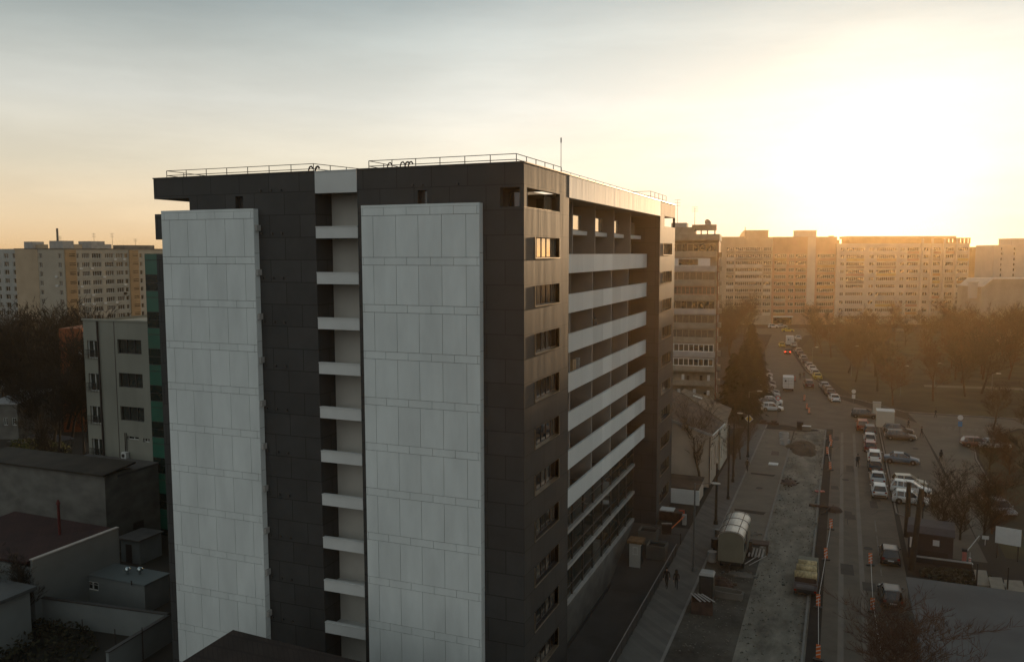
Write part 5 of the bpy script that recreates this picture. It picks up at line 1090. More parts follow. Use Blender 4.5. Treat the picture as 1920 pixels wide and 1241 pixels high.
# manhole rings, boxes, plates on the roadworks
for px, v, lb in ((1471, 833, 'concrete manhole ring lying nearest on the paved strip'), (1470, 820, 'second concrete manhole ring, just behind the first')):
    q = G(px, v); mb = MB(); mb.lathe([(.72, 0), (.72, .8), (.58, .8), (.58, 0)], (0, 0, 0), 20); tag(mb.build('manhole_ring', CONCL, loc=(q.x, q.y, .03)), lb, 'concrete ring', 'concrete manhole rings')
for px, v, d, m_, lb in ((1500, 805, (1.0, .7, 1.2), RUST, 'tall brown crate at the far edge of the roadworks'), (1512, 807, (1.3, .7, .7), CONC, 'low crate with a pale lid beside the tall brown crate')):
    q = G(px, v); t = thing('crate', lb, 'crate', (q.x, q.y, .03)); mb = MB(); mb.box(-d[0]/2, d[0]/2, -d[1]/2, d[1]/2, 0, d[2]); mb.build('box', m_, t); mb = MB(); mb.box(-d[0]/2-.05, d[0]/2+.05, -d[1]/2-.05, d[1]/2+.05, d[2]+.003, d[2]+.06); mb.build('lid', WHITEM if d[2] < 1 else m_, t)
q = G(1450, 871); mb = MB(); mb.box(-.62, .62, -.6, .6, 0, .12); mb.box(-.5, .5, -.48, .48, .121, .14); tag(mb.build('cover_plate', WHT, loc=(q.x, q.y, .05)), 'bright white square plate lying on the paved strip', 'plate')
q = G(1408, 806); 
mb = MB(); mb.lathe([(.9, 0), (.7, .3), (.2, .45), (0, .5)], n=9); tag(mb.build('rubble_heap', CONC, loc=(q.x+1.5, q.y+1, 0)), 'small rubble heap at the end of the sidewalk by the junction', 'heap')
q = G(1442, 795); mb = MB(); mb.box(-1.6, 1.6, -.5, .5, 0, .35); mb.lathe([(.5, 0), (.5, .3), (0, .3)], (-.9, 0, .35), 12); mb.lathe([(.5, 0), (.5, .3), (0, .3)], (.8, 0, .35), 12); tag(mb.build('cable_drums', RUST, loc=(q.x, q.y, .02)), 'pair of low dark drums on a skid beyond the paved strip', 'drums')
# barrel roofed site cabin on wheels
q = G(1369, 1072); t = thing('site_cabin', 'olive barrel-roofed site cabin on wheels with a pale metal roof beside the sidewalk', 'cabin', (q.x, q.y, 0), 0)
OLIV = mat('olive painted panel', (.16, .155, .115), .75, 0, .15, .6); W2, L2, z0, z1 = 1.12, 6.2, .95, 3.15
arc = [(W2*math.cos(a), math.sin(a)*.62) for a in [math.pi*i/12 for i in range(13)]]
mb = MB(); mb.box(-W2, W2, 0, L2, z0, z1)
for y, f_ in ((-.0, 1), (L2, -1)):
    pts = [(x, y, z1+z) for x, z in arc]; mb.face(pts[::f_])
mb.build('body', OLIV, t)
mb = MB(); rings = [[(x*1.05, y, z1+z*1.03+.01) for x, z in arc]+[(x*1.0, y, z1+z-.01) for x, z in arc[::-1]] for y in (-.12, L2+.12)]; mb.ring(rings); mb.cap(rings[0][::-1]); mb.cap(rings[1]); rf = mb.build('roof', mat('dull zinc roof sheet', (.42, .40, .36), .38, .7, .25, 1.2), t)
mb = MB()
for y in (.0, 2.0, 4.1, 6.1):
    for (xa, za), (xb, zb_) in zip(arc[:-1], arc[1:]): mb.tube((xa*1.06, y, z1+za*1.05), (xb*1.06, y, z1+zb_*1.05), .03, .03, 4)
for k in (4, 8): mb.tube((arc[k][0]*1.06, -.1, z1+arc[k][1]*1.05), (arc[k][0]*1.06, L2+.1, z1+arc[k][1]*1.05), .035, .035, 4)
mb.build('roof_seams', RUST, rf)
mb = MB(); mb.box(-.9, .9, .1, L2-.1, .6, .94); mb.tube((0, -1.6, .6), (0, .1, .7), .06); mb.build('chassis', BLK, t)
for sx in (-1, 1):
    for y in (1.4, 4.9): o = place('wheel', WT_, t, (sx*.95, y, .38), scale=1.2); o.rotation_euler = (0, R(90), 0)
mb = MB(); mb.box(W2+.003, W2+.05, 2.2, 3.2, 1.0, 2.95); mb.build('door', FRAME, t); mb = MB(); mb.box(W2+.003, W2+.04, .7, 1.6, 1.8, 2.6); mb.build('window', GLASS, t)
# clutter round the cabin
def barrel(px, v, m_, lb, r=.3, h=.88):
    q = G(px, v); mb = MB(); mb.lathe([(0, 0), (r, 0), (r, .28*h/.88), (r+.015, .3), (r, .32), (r, .58), (r+.015, .6), (r, .62), (r, h), (r-.02, h+.01), (0, h-.02)], n=16); tag(mb.build('barrel', m_, loc=(q.x, q.y, .02)), lb, 'barrel')
barrel(1335, 1052, CONCL, 'pale barrel with a dark band left of the site cabin', .42, .95); barrel(1340, 1028, BLK, 'black barrel beside the left wall of the site cabin', .36, 1.0); barrel(1346, 1008, GALV, 'grey drum behind the black barrel, left of the site cabin', .32)
barrel(1404, 1040, BLK, 'upright dark drum at the right wall of the site cabin', .3, 1.4)
q = G(1422, 1038); t = thing('trestle', 'dark trestle bench stacked with pale pipes right of the site cabin', 'bench', (q.x, q.y, .02)); mb = MB(); mb.box(-.95, .95, -.6, .6, 1.0, 1.16); mb.build('top', RUST, t)
for sx in (-.8, .8):
    for sy in (-.5, .5): mb = MB(); mb.box(sx-.06, sx+.06, sy-.06, sy+.06, 0, .998); mb.build('leg', RUST, t)
mb = MB()
for i in range(5): mb.tube((-.75+i*.3, -1.1, .25), (-.75+i*.3, .9, .3), .09, .09, 8)
tag(mb.build('pipe_bundle', CONCL, loc=(q.x, q.y-.5, .03)), 'pale pipes laid side by side under the trestle bench', 'pipes')
q = G(1397, 1058); mb = MB(); mb.tube((0, 0, .05), (1.0, 2.6, .12), .05, .05, 6); mb.tube((.4, -.2, .05), (1.7, 2.7, .1), .04, .04, 6); tag(mb.build('pole_pair', CONCL, loc=(q.x, q.y, .03)), 'two pale rods on the ground right of the cabin wheels', 'rods')
# toilet cabin and plank crate
q = G(1325, 1122); t = thing('portable_toilet', 'dark portable toilet cabin with a pale speckled top in front of the site cabin', 'toilet cabin', (q.x, q.y, .02)); mb = MB(); mb.box(-.58, .58, -.55, .55, 0, 2.15); mb.build('body', mat('dark green cabin plastic', (.03, .035, .03), .6), t)
mb = MB(); mb.hexa([(-.62, -.6, 2.153), (.62, -.6, 2.153), (.62, .6, 2.153), (-.62, .6, 2.153), (-.5, -.48, 2.34), (.5, -.48, 2.34), (.5, .48, 2.34), (-.5, .48, 2.34)]); mb.build('roof', CONCL, t); mb = MB(); mb.box(-.42, .42, -.575, -.553, .12, 1.95); mb.build('door', FRAME, t)
q = G(1316, 1146); t = thing('plank_crate', 'rusty open crate with loose pale planks, left below the toilet cabin', 'crate', (q.x, q.y, .02), R(8)); mb = MB()
for a in ((-.85, -.8, -.7, .7), (.8, .85, -.7, .7), (-.8, .8, -.7, -.65), (-.8, .8, .65, .7)): mb.box(a[0], a[1], a[2], a[3], 0, 1.0)
mb.build('box', RUST, t)
for i in range(4): mb = MB(); mb.obox((-.5+i*.32, .1, 1.08+i*.02), (.14, 1.7, .04), R(28+i*3)); mb.build('plank', CONCL, t)
# trough loop (concrete mixing basin) and rubble
q = G(1362, 1118); t = thing('mixing_trough', 'long rounded mortar trough on the ground right of the toilet cabin', 'trough', (q.x, q.y, .02), R(-4)); mb = MB(); out = []
for i in range(20):
    a = 2*math.pi*i/20; out.append((1.35*max(-1, min(1, 1.3*math.cos(a))), .55*math.sin(a)))
rings = [[(x, y, 0) for x, y in out], [(x*1.05, y*1.1, .55) for x, y in out], [(x*.93, y*.85, .55) for x, y in out], [(x*.88, y*.75, .15) for x, y in out]]; mb.ring(rings); mb.cap(rings[3]); mb.build('basin', CONC, t)
def heap(name, label, px, v, rx, ry, h, m_, seed):
    q = G(px, v); r = random.Random(seed); mb = MB(); n = 14; rings = []
    for s_, hh in ((1, 0), (.8, .5), (.5, .85), (.15, 1)): rings.append([(rx*s_*math.cos(2*math.pi*i/n)*r.uniform(.8, 1.15), ry*s_*math.sin(2*math.pi*i/n)*r.uniform(.8, 1.15), h*hh*r.uniform(.8, 1.1)) for i in range(n)])
    mb.ring(rings); mb.cap(rings[-1])
    for i in range(26):
        a = r.uniform(0, 6.3); k = r.uniform(.3, 1.25); c = Vector((rx*k*math.cos(a), ry*k*math.sin(a), max(.05, h*(1-k))+.02)); mb.obox(c, (r.uniform(.1, .35), r.uniform(.1, .3), r.uniform(.06, .2)), r.uniform(0, 3))
    tag(mb.build(name, m_, loc=(q.x, q.y, .02)), label, 'heap')
heap('rubble_heap', 'brown rubble heap behind the mortar trough', 1352, 1098, 1.2, .7, .75, RUST, 1); heap('rubble_heap', 'grey rubble strewn below the two rods', 1388, 1078, 1.3, .5, .25, CONC, 2); heap('rubble_heap', 'dark rubble between the cabin and the barrels', 1334, 1085, 1.0, .6, .3, RUST, 3); heap('rubble_heap', 'low rubble beside the trench past the paved strip', 1480, 905, 1.0, 1.6, .22, RUST, 4)
heap('rubble_heap', 'rubble along the edge of the far paved strip', 1372, 800, 1.6, 1.2, .5, CONC, 5); heap('rubble_heap', 'broken slabs at the near end of the paved strip', 1395, 1000, 1.4, .6, .35, CONC, 6)
# small flatbed truck loaded with three straw coloured rolls
q = G(1509, 1122); t = thing('flatbed_truck', 'small grey flatbed truck seen from behind beside the trench', 'truck', (q.x, q.y, .02), R(-1))
GREYT = mat('weathered grey truck paint', (.09, .09, .095), .6, 0, .2, 1)
mb = MB(); mb.box(-.95, .95, 0, 3.4, .75, .85); mb.box(-.95, .95, 0, .06, .851, 1.35); mb.box(-.95, -.9, .061, 3.4, .851, 1.35); mb.box(.9, .95, .061, 3.4, .851, 1.35); mb.build('bed', GREYT, t)
mb = MB(); mb.hexa([(-.88, 3.5, .5), (.88, 3.5, .5), (.88, 5.2, .5), (-.88, 5.2, .5), (-.82, 3.5, 2.0), (.82, 3.5, 2.0), (.82, 4.7, 2.0), (-.82, 4.7, 2.0)]); mb.build('cab', OLIV, t)
mb = MB(); mb.box(-.8, .8, .1, 5.0, .42, .745); mb.build('chassis', BLK, t); mb = MB(); mb.box(-.7, .7, -.06, -.003, .95, 1.2); mb.build('tailgate_panel', mat('light tailgate panel', (.15, .155, .17), .5), t)
for sx in (-1, 1):
    for y in (.9, 4.2): o = place('wheel', WT_, t, (sx*.8, y, .33), scale=1.05); o.rotation_euler = (0, R(90), 0); place('rim', WR_, o)
    mb = MB(); mb.box(min(sx*.7, sx*.9), max(sx*.7, sx*.9), -.03, -.003, .6, .74); mb.build('tail_light', TLM, t)
STRAW = mat('straw matting roll', (.42, .33, .18), .8, 0, .45, 5, .4)
for i, (y, z, lb) in enumerate(((.75, 1.75, 'straw coloured roll on the truck, nearest the tailgate'), (1.75, 1.95, 'middle straw coloured roll on the truck'), (2.75, 2.0, 'straw coloured roll on the truck nearest its cab'))):
    mb = MB(); mb.box(-.86, .86, y-.42, y+.42, .86, z-.3) ; mb2 = MB(); mb2.tube((-.9+.1*i, y, z), (.9-.05*i, y, z), .34, .34, 14); o = mb2.build('straw_roll', STRAW, None, True, loc=(q.x, q.y, .02)); tag(o, lb, 'roll', 'straw rolls on the truck')
mb = MB(); mb.box(-.86, .86, .3, 3.2, .86, 1.6); tag(mb.build('pallet_load', RUST, loc=(q.x, q.y, .03)), 'dark boxed load under the straw rolls on the truck', 'load')
# yard beside the building: booth, planters, bins, barrier arm, fence
for k, z in enumerate(zb):
    for j in range(4):
        x = rb.uniform(-9.2, -.8); mb = MB(); h_ = rb.uniform(.4, 1.3); mb.box(x-.25, x+.25, .25, .7, z-.7, z-.7+h_); mb.build('balcony_clutter', rb.choice([WOODP, WHT, RUST, HB4]), tT)
def ramp_at(px, v):
    z = -3.0
    for _ in range(40):
        y = G(px, v, z).y; z = z*.7+.3*(LZ+.02+min(3.4, max(0, (y-29)/10.6*3.4)))
    return G(px, v, z)
q = ramp_at(1192, 1057); zb_ = q.z
t = thing('guard_booth', 'narrow pale guard booth with a rusty roof against the concrete base wall', 'booth', (q.x, q.y, zb_-.3)); mb = MB(); mb.box(-.55, .55, -.5, .7, .0, 2.6); mb.build('wall', BEIGE, t); mb = MB(); mb.box(-.75, .75, -.7, .9, 2.603, 2.85); mb.build('roof', mat('rusty booth roof', (.20, .11, .05), .8, 0, .3, 2), t)
f, g = fg(.5, .8, 1, WW, GLASS); o = place('window', f, t, (-.2, -.53, 1.45)); place('pane', g, o); mb = MB(); mb.box(.553, .60, -.3, .5, .1, 2.3); mb.build('door', FRAME, t)
for px, v, w_, lb in ((1232, 1040, 1.9, 'dark open planter box right of the guard booth'), (1216, 1012, 1.9, 'dark planter box at the foot of the far wing')):
    q = ramp_at(px, v); zz_ = q.z; t = thing('planter', lb, 'planter', (q.x, q.y, zz_-.2)); mb = MB()
    for a in ((-w_/2, w_/2, -.9, -.8), (-w_/2, w_/2, .8, .9), (-w_/2, -w_/2+.1, -.799, .799), (w_/2-.1, w_/2, -.799, .799)): mb.box(*a, 0, 1.4)
    mb.build('box', CONC, t); mb = MB(); mb.box(-w_/2+.101, w_/2-.101, -.79, .79, .9, 1.15); mb.build('soil', SOIL, t)
for px, lb in ((1246, 'left rubbish bin with a pale lid at the yard entrance'), (1254, 'right rubbish bin with a pale lid at the yard entrance')):
    q = G(px, 1000); t = thing('rubbish_bin', lb, 'bin', (q.x, q.y, .03), R(10), 'rubbish bins at the yard entrance'); mb = MB(); mb.hexa([(-.24, -.3, 0), (.24, -.3, 0), (.24, .3, 0), (-.24, .3, 0), (-.3, -.36, 1.0), (.3, -.36, 1.0), (.3, .36, 1.0), (-.3, .36, 1.0)]); mb.build('body', BLK, t); mb = MB(); mb.obox((0, 0, 1.06), (.62, .76, .06), Matrix.Rotation(R(-14), 3, 'X')); mb.build('lid', CONCL, t)
q = G(1252, 975); t = thing('skip', 'open skip with pale rubbish behind the two bins', 'skip', (q.x, q.y+.5, .03)); mb = MB(); mb.hexa([(-1.3, -.7, 0), (1.3, -.7, 0), (1.3, .7, 0), (-1.3, .7, 0), (-1.6, -.9, 1.0), (1.6, -.9, 1.0), (1.6, .9, 1.0), (-1.6, .9, 1.0)]); mb.build('body', RUST, t); mb = MB(); mb.box(-1.1, .6, -.6, .6, 1.003, 1.12); mb.build('rubbish', WHT, t)
q = G(1283, 985); t = thing('barrier_gate', 'red and white barrier arm raised slantwise at the yard entrance', 'barrier', (q.x, q.y, .12)); mb = MB(); mb.box(-.2, .2, -.2, .2, 0, 1.1); mb.build('post', CONCL, t); mb = MB(); mb.tube((0, -.25, .95), (-.9, -3.2, .35), .05, .05, 6); mb.build('arm', ORAN, t)
q = G(1278, 975); mb = MB(); mb.box(-.3, .3, -.05, .05, 0, 1.0); tag(mb.build('orange_board', mat('orange red panel', (.5, .06, .02), .6), loc=(q.x, q.y, .12)), 'small orange red panel behind the raised barrier arm', 'panel')
t = thing('fence', 'low dark mesh fence with a pale rail dropping beside the entrance yard', 'fence', (3.72, 0, .13)); mb = MB()
for y in [i*1.6-30 for i in range(39)]: mb.box(-.03, .03, y-.03, y+.03, 0, 1.0)
mb.build('posts', BLK, t); mb = MB(); mb.tube((0, -30, 1.0), (0, 31.4, 1.0), .035, .035, 6); mb.build('top_rail', GALV, t)
mb = MB(); mb.box(-.012, .012, -30, 31.4, .08, .95); mb.build('panel', mat('dark mesh panel', (.03, .03, .028), .7), t)
q = G(1276, 1022); t = thing('chain_post', 'slim post and low chain across the yard entrance', 'post', (q.x, q.y, .12)); mb = MB(); mb.tube((0, 0, 0), (0, 0, 1.1), .05); mb.build('post', BLK, t); mb = MB(); mb.tube((0, 0, .9), (-1.8, 1.2, .6), .03, .03, 4); mb.tube((-1.8, 1.2, .6), (-3.6, 2.4, .9), .03, .03, 4); mb.build('chain', BLK, t)
# street lamps and poles
def lamp(px, v, H, arm, label, m_=GALV, az=0, head=True, r=.09, name='street_lamp', cat='street lamp'):
    q = G(px, v); t = thing(name, label, cat, (q.x, q.y, .12 if px < 1375 else .03), az); mb = MB(); mb.tube((0, 0, 0), (0, 0, H), r*1.25, r*.7, 8); mb.lathe([(r*2, 0), (r*1.8, .35), (r*1.3, .4)], n=10); mb.build('pole', m_, t)
    if head:
        mb = MB(); mb.tube((0, 0, H-.1), (arm*.8, 0, H+.12), .035, .035, 6); mb.build('arm', m_, t)
        mb = MB(); s_ = 1 if arm > 0 else -1; rings = []
        for u_, w_, h_ in ((0, .06, .05), (.15, .14, .09), (.5, .17, .1), (.8, .1, .06)): rings.append([(s_*(abs(arm)*.75+u_), w_*math.cos(a), H+.14+h_*math.sin(a)) for a in [2*math.pi*i/10 for i in range(10)]])
        mb.ring(rings); mb.cap(rings[0]); mb.cap(rings[-1]); mb.build('lamp_head', mat('lamp head', (.5, .5, .47), .4) if 'LH' not in globals() else LH, t, True)
    return t
LH = mat('lamp head enamel', (.5, .5, .47), .4)
lamp(1300, 1073, 8.2, 1.9, 'grey street lamp with its arm over the sidewalk, nearest to the two walkers'); lamp(1342, 984, 6.6, 0, 'thick dark wooden pole on the sidewalk behind the lamp head', WOODP, head=False, r=.13, name='utility_pole', cat='pole'); lamp(1365, 937, 8.8, 0, 'thin dark pole at the kerb, third along the sidewalk', WOODP, head=False, r=.1, name='utility_pole', cat='pole')
lamp(1402, 858, 8.6, 0, 'dark pole by the yellow priority sign', WOODP, head=False, r=.12, name='utility_pole', cat='pole'); lamp(1374, 905, 7.5, 0, 'dark pole wrapped by bare branches at the sidewalk', WOODP, head=False, r=.1, name='utility_pole', cat='pole')
lamp(1403, 812, 6.8, 1.6, 'pale street lamp bent over the angled parked cars'); lamp(1401, 838, 4.9, -1.0, 'short lamp with a pale head just left of the yellow priority sign')
for px, v, H, lb in ((1688, 742, 6, 'slim park lamp left of the pale footpath'), (1596, 705, 7, 'curved white street lamp on the far bend'), (1752, 725, 5, 'slim park lamp on the near lawn'), (1858, 760, 6, 'park lamp among the right hand trees'), (1523, 680, 4, 'small bright lamp globe beside the far kerbside row')):
    lamp(px, v, H, .8, lb, r=.06)
def sign(px, v, H, kind, label):
    q = G(px, v); t = thing('road_sign', label, 'road sign', (q.x, q.y, .03)); mb = MB(); mb.tube((0, 0, 0), (0, 0, H), .05, .05, 8); mb.build('pole', GALV if kind != 'd' else WOODP, t)
    mb = MB()
    if kind == 'priority':
        s_ = .62; mb.prism([(s_, 0), (0, s_), (-s_, 0), (0, -s_)], 0, .03); o = mb.build('sign_plate', WHT, t, loc=(0, -.08, H-.3)); o.rotation_euler = (R(90), 0, 0)
        mb = MB(); s_ = .44; mb.prism([(s_, 0), (0, s_), (-s_, 0), (0, -s_)], .032, .045); mb.build('sign_face', mat('priority yellow', (.55, .42, .06), .5), o)
    elif kind == 'round':
        mb.tube((0, 0, 0), (0, 0, .03), .42, .42, 20); o = mb.build('sign_plate', mat('sign red', (.5, .06, .04), .5), t, loc=(0, -.08, H-.2)); o.rotation_euler = (R(90), 0, 0); mb = MB(); mb.tube((0, 0, .032), (0, 0, .042), .28, .28, 20); mb.build('sign_face', WHT, o)
        mb = MB(); s_ = .36; mb.prism([(s_, 0), (0, s_), (-s_, 0), (0, -s_)], 0, .03); o = mb.build('sign_plate', WHT, t, loc=(0, -.08, H-1.1)); o.rotation_euler = (R(90), 0, 0)
    else:
        mb.tube((0, 0, 0), (0, 0, .03), .4, .4, 20); o = mb.build('sign_plate', WHT, t, loc=(0, -.08, H-.2)); o.rotation_euler = (R(90), 0, 0)
        mb = MB(); mb.box(-.3, .3, -.4, .4, 0, .02); o = mb.build('sign_plate', WHT if kind == 'w' else mat('blue sign', (.05, .2, .4), .5), t, loc=(0, -.08, H-1.2)); o.rotation_euler = (R(90), 0, 0)
sign(1403, 850, 5.4, 'priority', 'yellow and white diamond priority sign on a pole at the junction'); sign(1458, 782, 3.6, 'round', 'red and white round sign in front of the nearest angled parked car'); sign(1600, 757, 2.6, 'w', 'white sign on a post at the corner of the park lawn'); sign(1799, 818, 3.2, 'b', 'white disc sign over a small blue plate at the walkway')
q = G(1659, 800); t = thing('kiosk', 'white box kiosk at the corner of the car park behind the dark estates', 'kiosk', (q.x, q.y, .03)); mb = MB(); mb.box(-1.35, 1.35, -1.2, 1.2, .1, 2.7); mb.build('wall', HB2, t); mb = MB(); mb.box(-1.4, 1.4, -1.25, 1.25, 2.703, 2.85); mb.build('roof', WHITEM, t)
q = G(1651, 782); t = thing('kiosk', 'small pale box just behind the white box kiosk', 'kiosk', (q.x-.6, q.y+1.5, .03)); mb = MB(); mb.box(-.65, .65, -.6, .6, 0, 2.3); mb.build('wall', HB2, t); mb = MB(); mb.box(-.7, .7, -.65, .65, 2.303, 2.4); mb.build('roof', CONCL, t)
# right foreground: trunks, kiosk, gate, board, flat roof
for px, v, H, r, lean, lb in ((1700, 1006, 5.7, .27, (.0, 0), 'thick dark trunk-like post in front of the three white cars'), (1709, 1068, 7.6, .26, (.55, .2), 'leaning dark post beside the thick one'), (1728, 1010, 6.1, .06, (0, 0), 'thin dark pole right of the two thick posts')):
    q = G(px, v); t = thing('wooden_post', lb, 'post', (q.x, q.y, 0)); mb = MB(); mb.tube((0, 0, 0), (lean[0], lean[1], H), r*1.15, r*.8, 10); mb.build('post', WOODP, t)
    if r > .3: mb = MB(); mb.lathe([(r*.82, 0), (r*.6, .08), (0, .12)], (lean[0], lean[1], H), 10); mb.build('cut_top', CONC, t)
q = G(1743, 1052); t = thing('kiosk', 'dark kiosk with a faded awning and two white notices by the leaning posts', 'kiosk', (q.x, q.y, .02), R(-6)); KB = mat('dark kiosk panel', (.03, .026, .03), .6, 0, .2, 1)
mb = MB(); mb.box(-1.9, 1.9, 0, 2.6, 0, 3.0); mb.build('wall', KB, t); mb = MB(); mb.hexa([(-2.0, -.9, 2.75), (2.0, -.9, 2.75), (2.0, .05, 3.1), (-2.0, .05, 3.1), (-2.0, -.9, 2.85), (2.0, -.9, 2.85), (2.0, .05, 3.25), (-2.0, .05, 3.25)]); mb.box(-2.0, 2.0, .051, 2.8, 3.01, 3.2); mb.build('awning', mat('faded awning', (.05, .043, .045), .7, 0, .2, 2), t)
mb = MB(); mb.box(-1.75, -1.2, -.03, -.003, 1.1, 2.1); mb.build('notice', WHT, t); mb = MB(); mb.box(.2, .75, -.03, -.003, 1.55, 2.1); mb.build('notice', WHT, t); mb = MB(); mb.box(-1.0, 1.5, -.025, -.003, .3, 1.0); mb.build('counter', BLK, t)
STR = mat('red reflective stripe', (.45, .05, .04), .5)
for px, v, H, lb in ((1766, 1050, 1.9, 'slim red and white striped post with an antenna, left of the gate'), (1818, 1057, .85, 'short red and white striped bollard right of the gate pillar')):
    q = G(px, v); t = thing('bollard', lb, 'bollard', (q.x, q.y, .02)); mb = MB(); mb.tube((0, 0, 0), (0, 0, H*.7), .11, .11, 10); mb.lathe([(.3, 0), (.28, .08), (.12, .1)], n=12); mb.tube((0, 0, H*.7), (0, 0, H*1.3), .02); mb.build('post', WHT, t)
    for k in range(3): mb = MB(); mb.tube((0, 0, H*(.12+.2*k)), (0, 0, H*(.22+.2*k)), .116, .116, 10); mb.build('stripe', STR, t)
q = G(1807, 1060); t = thing('barrier_gate', 'red gate pillar with its white arm raised, right of the dark kiosk', 'barrier', (q.x, q.y, .02)); mb = MB(); mb.box(-.17, .17, -.17, .17, .15, 1.35); mb.build('pillar', mat('faded red pillar', (.40, .12, .10), .6), t); mb = MB(); mb.box(-.7, .7, -.35, .35, 0, .149); mb.build('foot', CONC, t); mb = MB(); mb.box(-.22, .22, -.2, .2, 1.353, 1.6); mb.build('cap', BLK, t); mb = MB(); mb.tube((.2, 0, 1.4), (1.2, .3, 2.9), .045, .035, 6); mb.build('arm', WHT, t)
q = G(1888, 1050); t = thing('notice_board', 'large blank white board on posts before the trees at the right edge', 'board', (q.x, q.y, .02), R(-14)); mb = MB(); mb.box(-1.05, 1.05, -.04, .04, 1.5, 3.1); mb.build('board', WHT, t)
for sx in (-.85, .85): mb = MB(); mb.box(sx-.05, sx+.05, .041, .13, 0, 3.0); mb.build('leg', METAL, t)
q = G(1847, 1022); mb = MB(); mb.box(-.3, .3, -.03, .03, .6, .95); mb.tube((0, .05, 0), (0, .05, .9), .03); tag(mb.build('small_sign', WHT, loc=(q.x, q.y, .02)), 'tiny white plate on a stake left of the large white board', 'sign')
z_r = 3.1; A = G(1704, 1083, z_r); Bq = G(1925, 1112, z_r)
t = thing('flat_roof_building', 'building with a plain grey flat roof filling the lower right corner', 'building', (0, 0, 0)); x_l = A.x; mb = MB()
pts = [(x_l, -6), (60, -6), (60, Bq.y+(60-Bq.x)*(Bq.y-A.y)/(Bq.x-A.x)), (x_l, A.y)]; mb.prism(pts, 0, z_r-.15); mb.build('wall', CONC, t)
mb = MB(); mb.prism([(x_l-.2, -6.2), (60.2, -6.2), (60.2, pts[2][1]+.2), (x_l-.2, A.y+.2)], z_r-.147, z_r); mb.build('roof', mat('grey roof membrane', (.085, .085, .085), .85, 0, .2, .25), t)
t = thing('retaining_wall', 'dark retaining wall edge with a pale kerb below the gate', 'wall', (0, 0, 0)); a = G(1712, 1052); b = G(1822, 1066); d = b-a; mb = MB(); mb.obox(((a+b)/2+Vector((0, 0, .25))), (.3, d.length, .5), math.atan2(-d.x, d.y)); mb.build('wall', BLK, t); mb = MB(); mb.obox(((a+b)/2+Vector((0, 0, .54))), (.36, d.length, .07), math.atan2(-d.x, d.y)); mb.build('coping', CONCL, t)
for i, (u0, u1, v, lb) in enumerate(((1832, 1856, 1082, 'pale tan slab left of the leaning rail at the right edge'), (1860, 1886, 1096, 'pale tan slab between the two dark posts at the right edge'), (1890, 1925, 1102, 'pale tan slab cut by the right edge'))):
    a = G(u0, v, 1.0); b = G(u1, v+2, 1.0); mb = MB(); mb.hexa([(a.x, a.y-.2, .3), (b.x, b.y-.2, .3), (b.x, b.y+1.9, .9), (a.x, a.y+1.9, .9), (a.x, a.y-.2, .42), (b.x, b.y-.2, .42), (b.x, b.y+1.9, 1.02), (a.x, a.y+1.9, 1.02)]); tag(mb.build('tan_slab', mat('tan board', (.26, .22, .17), .8)), lb, 'slab')
for px, v0, v1, lb in ((1830, 1056, 1098, 'dark post at the left end of the tan slabs'), (1888, 1062, 1104, 'dark post between the tan slabs near the right edge')):
    q = G(px, v1+14); H = ZT(px, v0, math.hypot(q.x-CAM.x, q.y-CAM.y)); mb = MB(); mb.tube((0, 0, 0), (0, 0, H), .07, .06, 6); mb.box(-.12, .12, -.12, .12, 0, .08); tag(mb.build('fence_post', METAL, loc=(q.x, q.y, 0)), lb, 'post')
heap('rubble_heap', 'pale rubble beside the dark post below the gate', 1850, 1092, 1.2, .6, .4, CONCL, 9); bush('weeds', 'low scrub in the hollow below the gate pillar', 'bush', (*G(1795, 1085)[:2], 0), 3.2, 1.6, .7, mat('dry scrub', (.07, .065, .045), 1, 0, .4, 2), 700, 12)

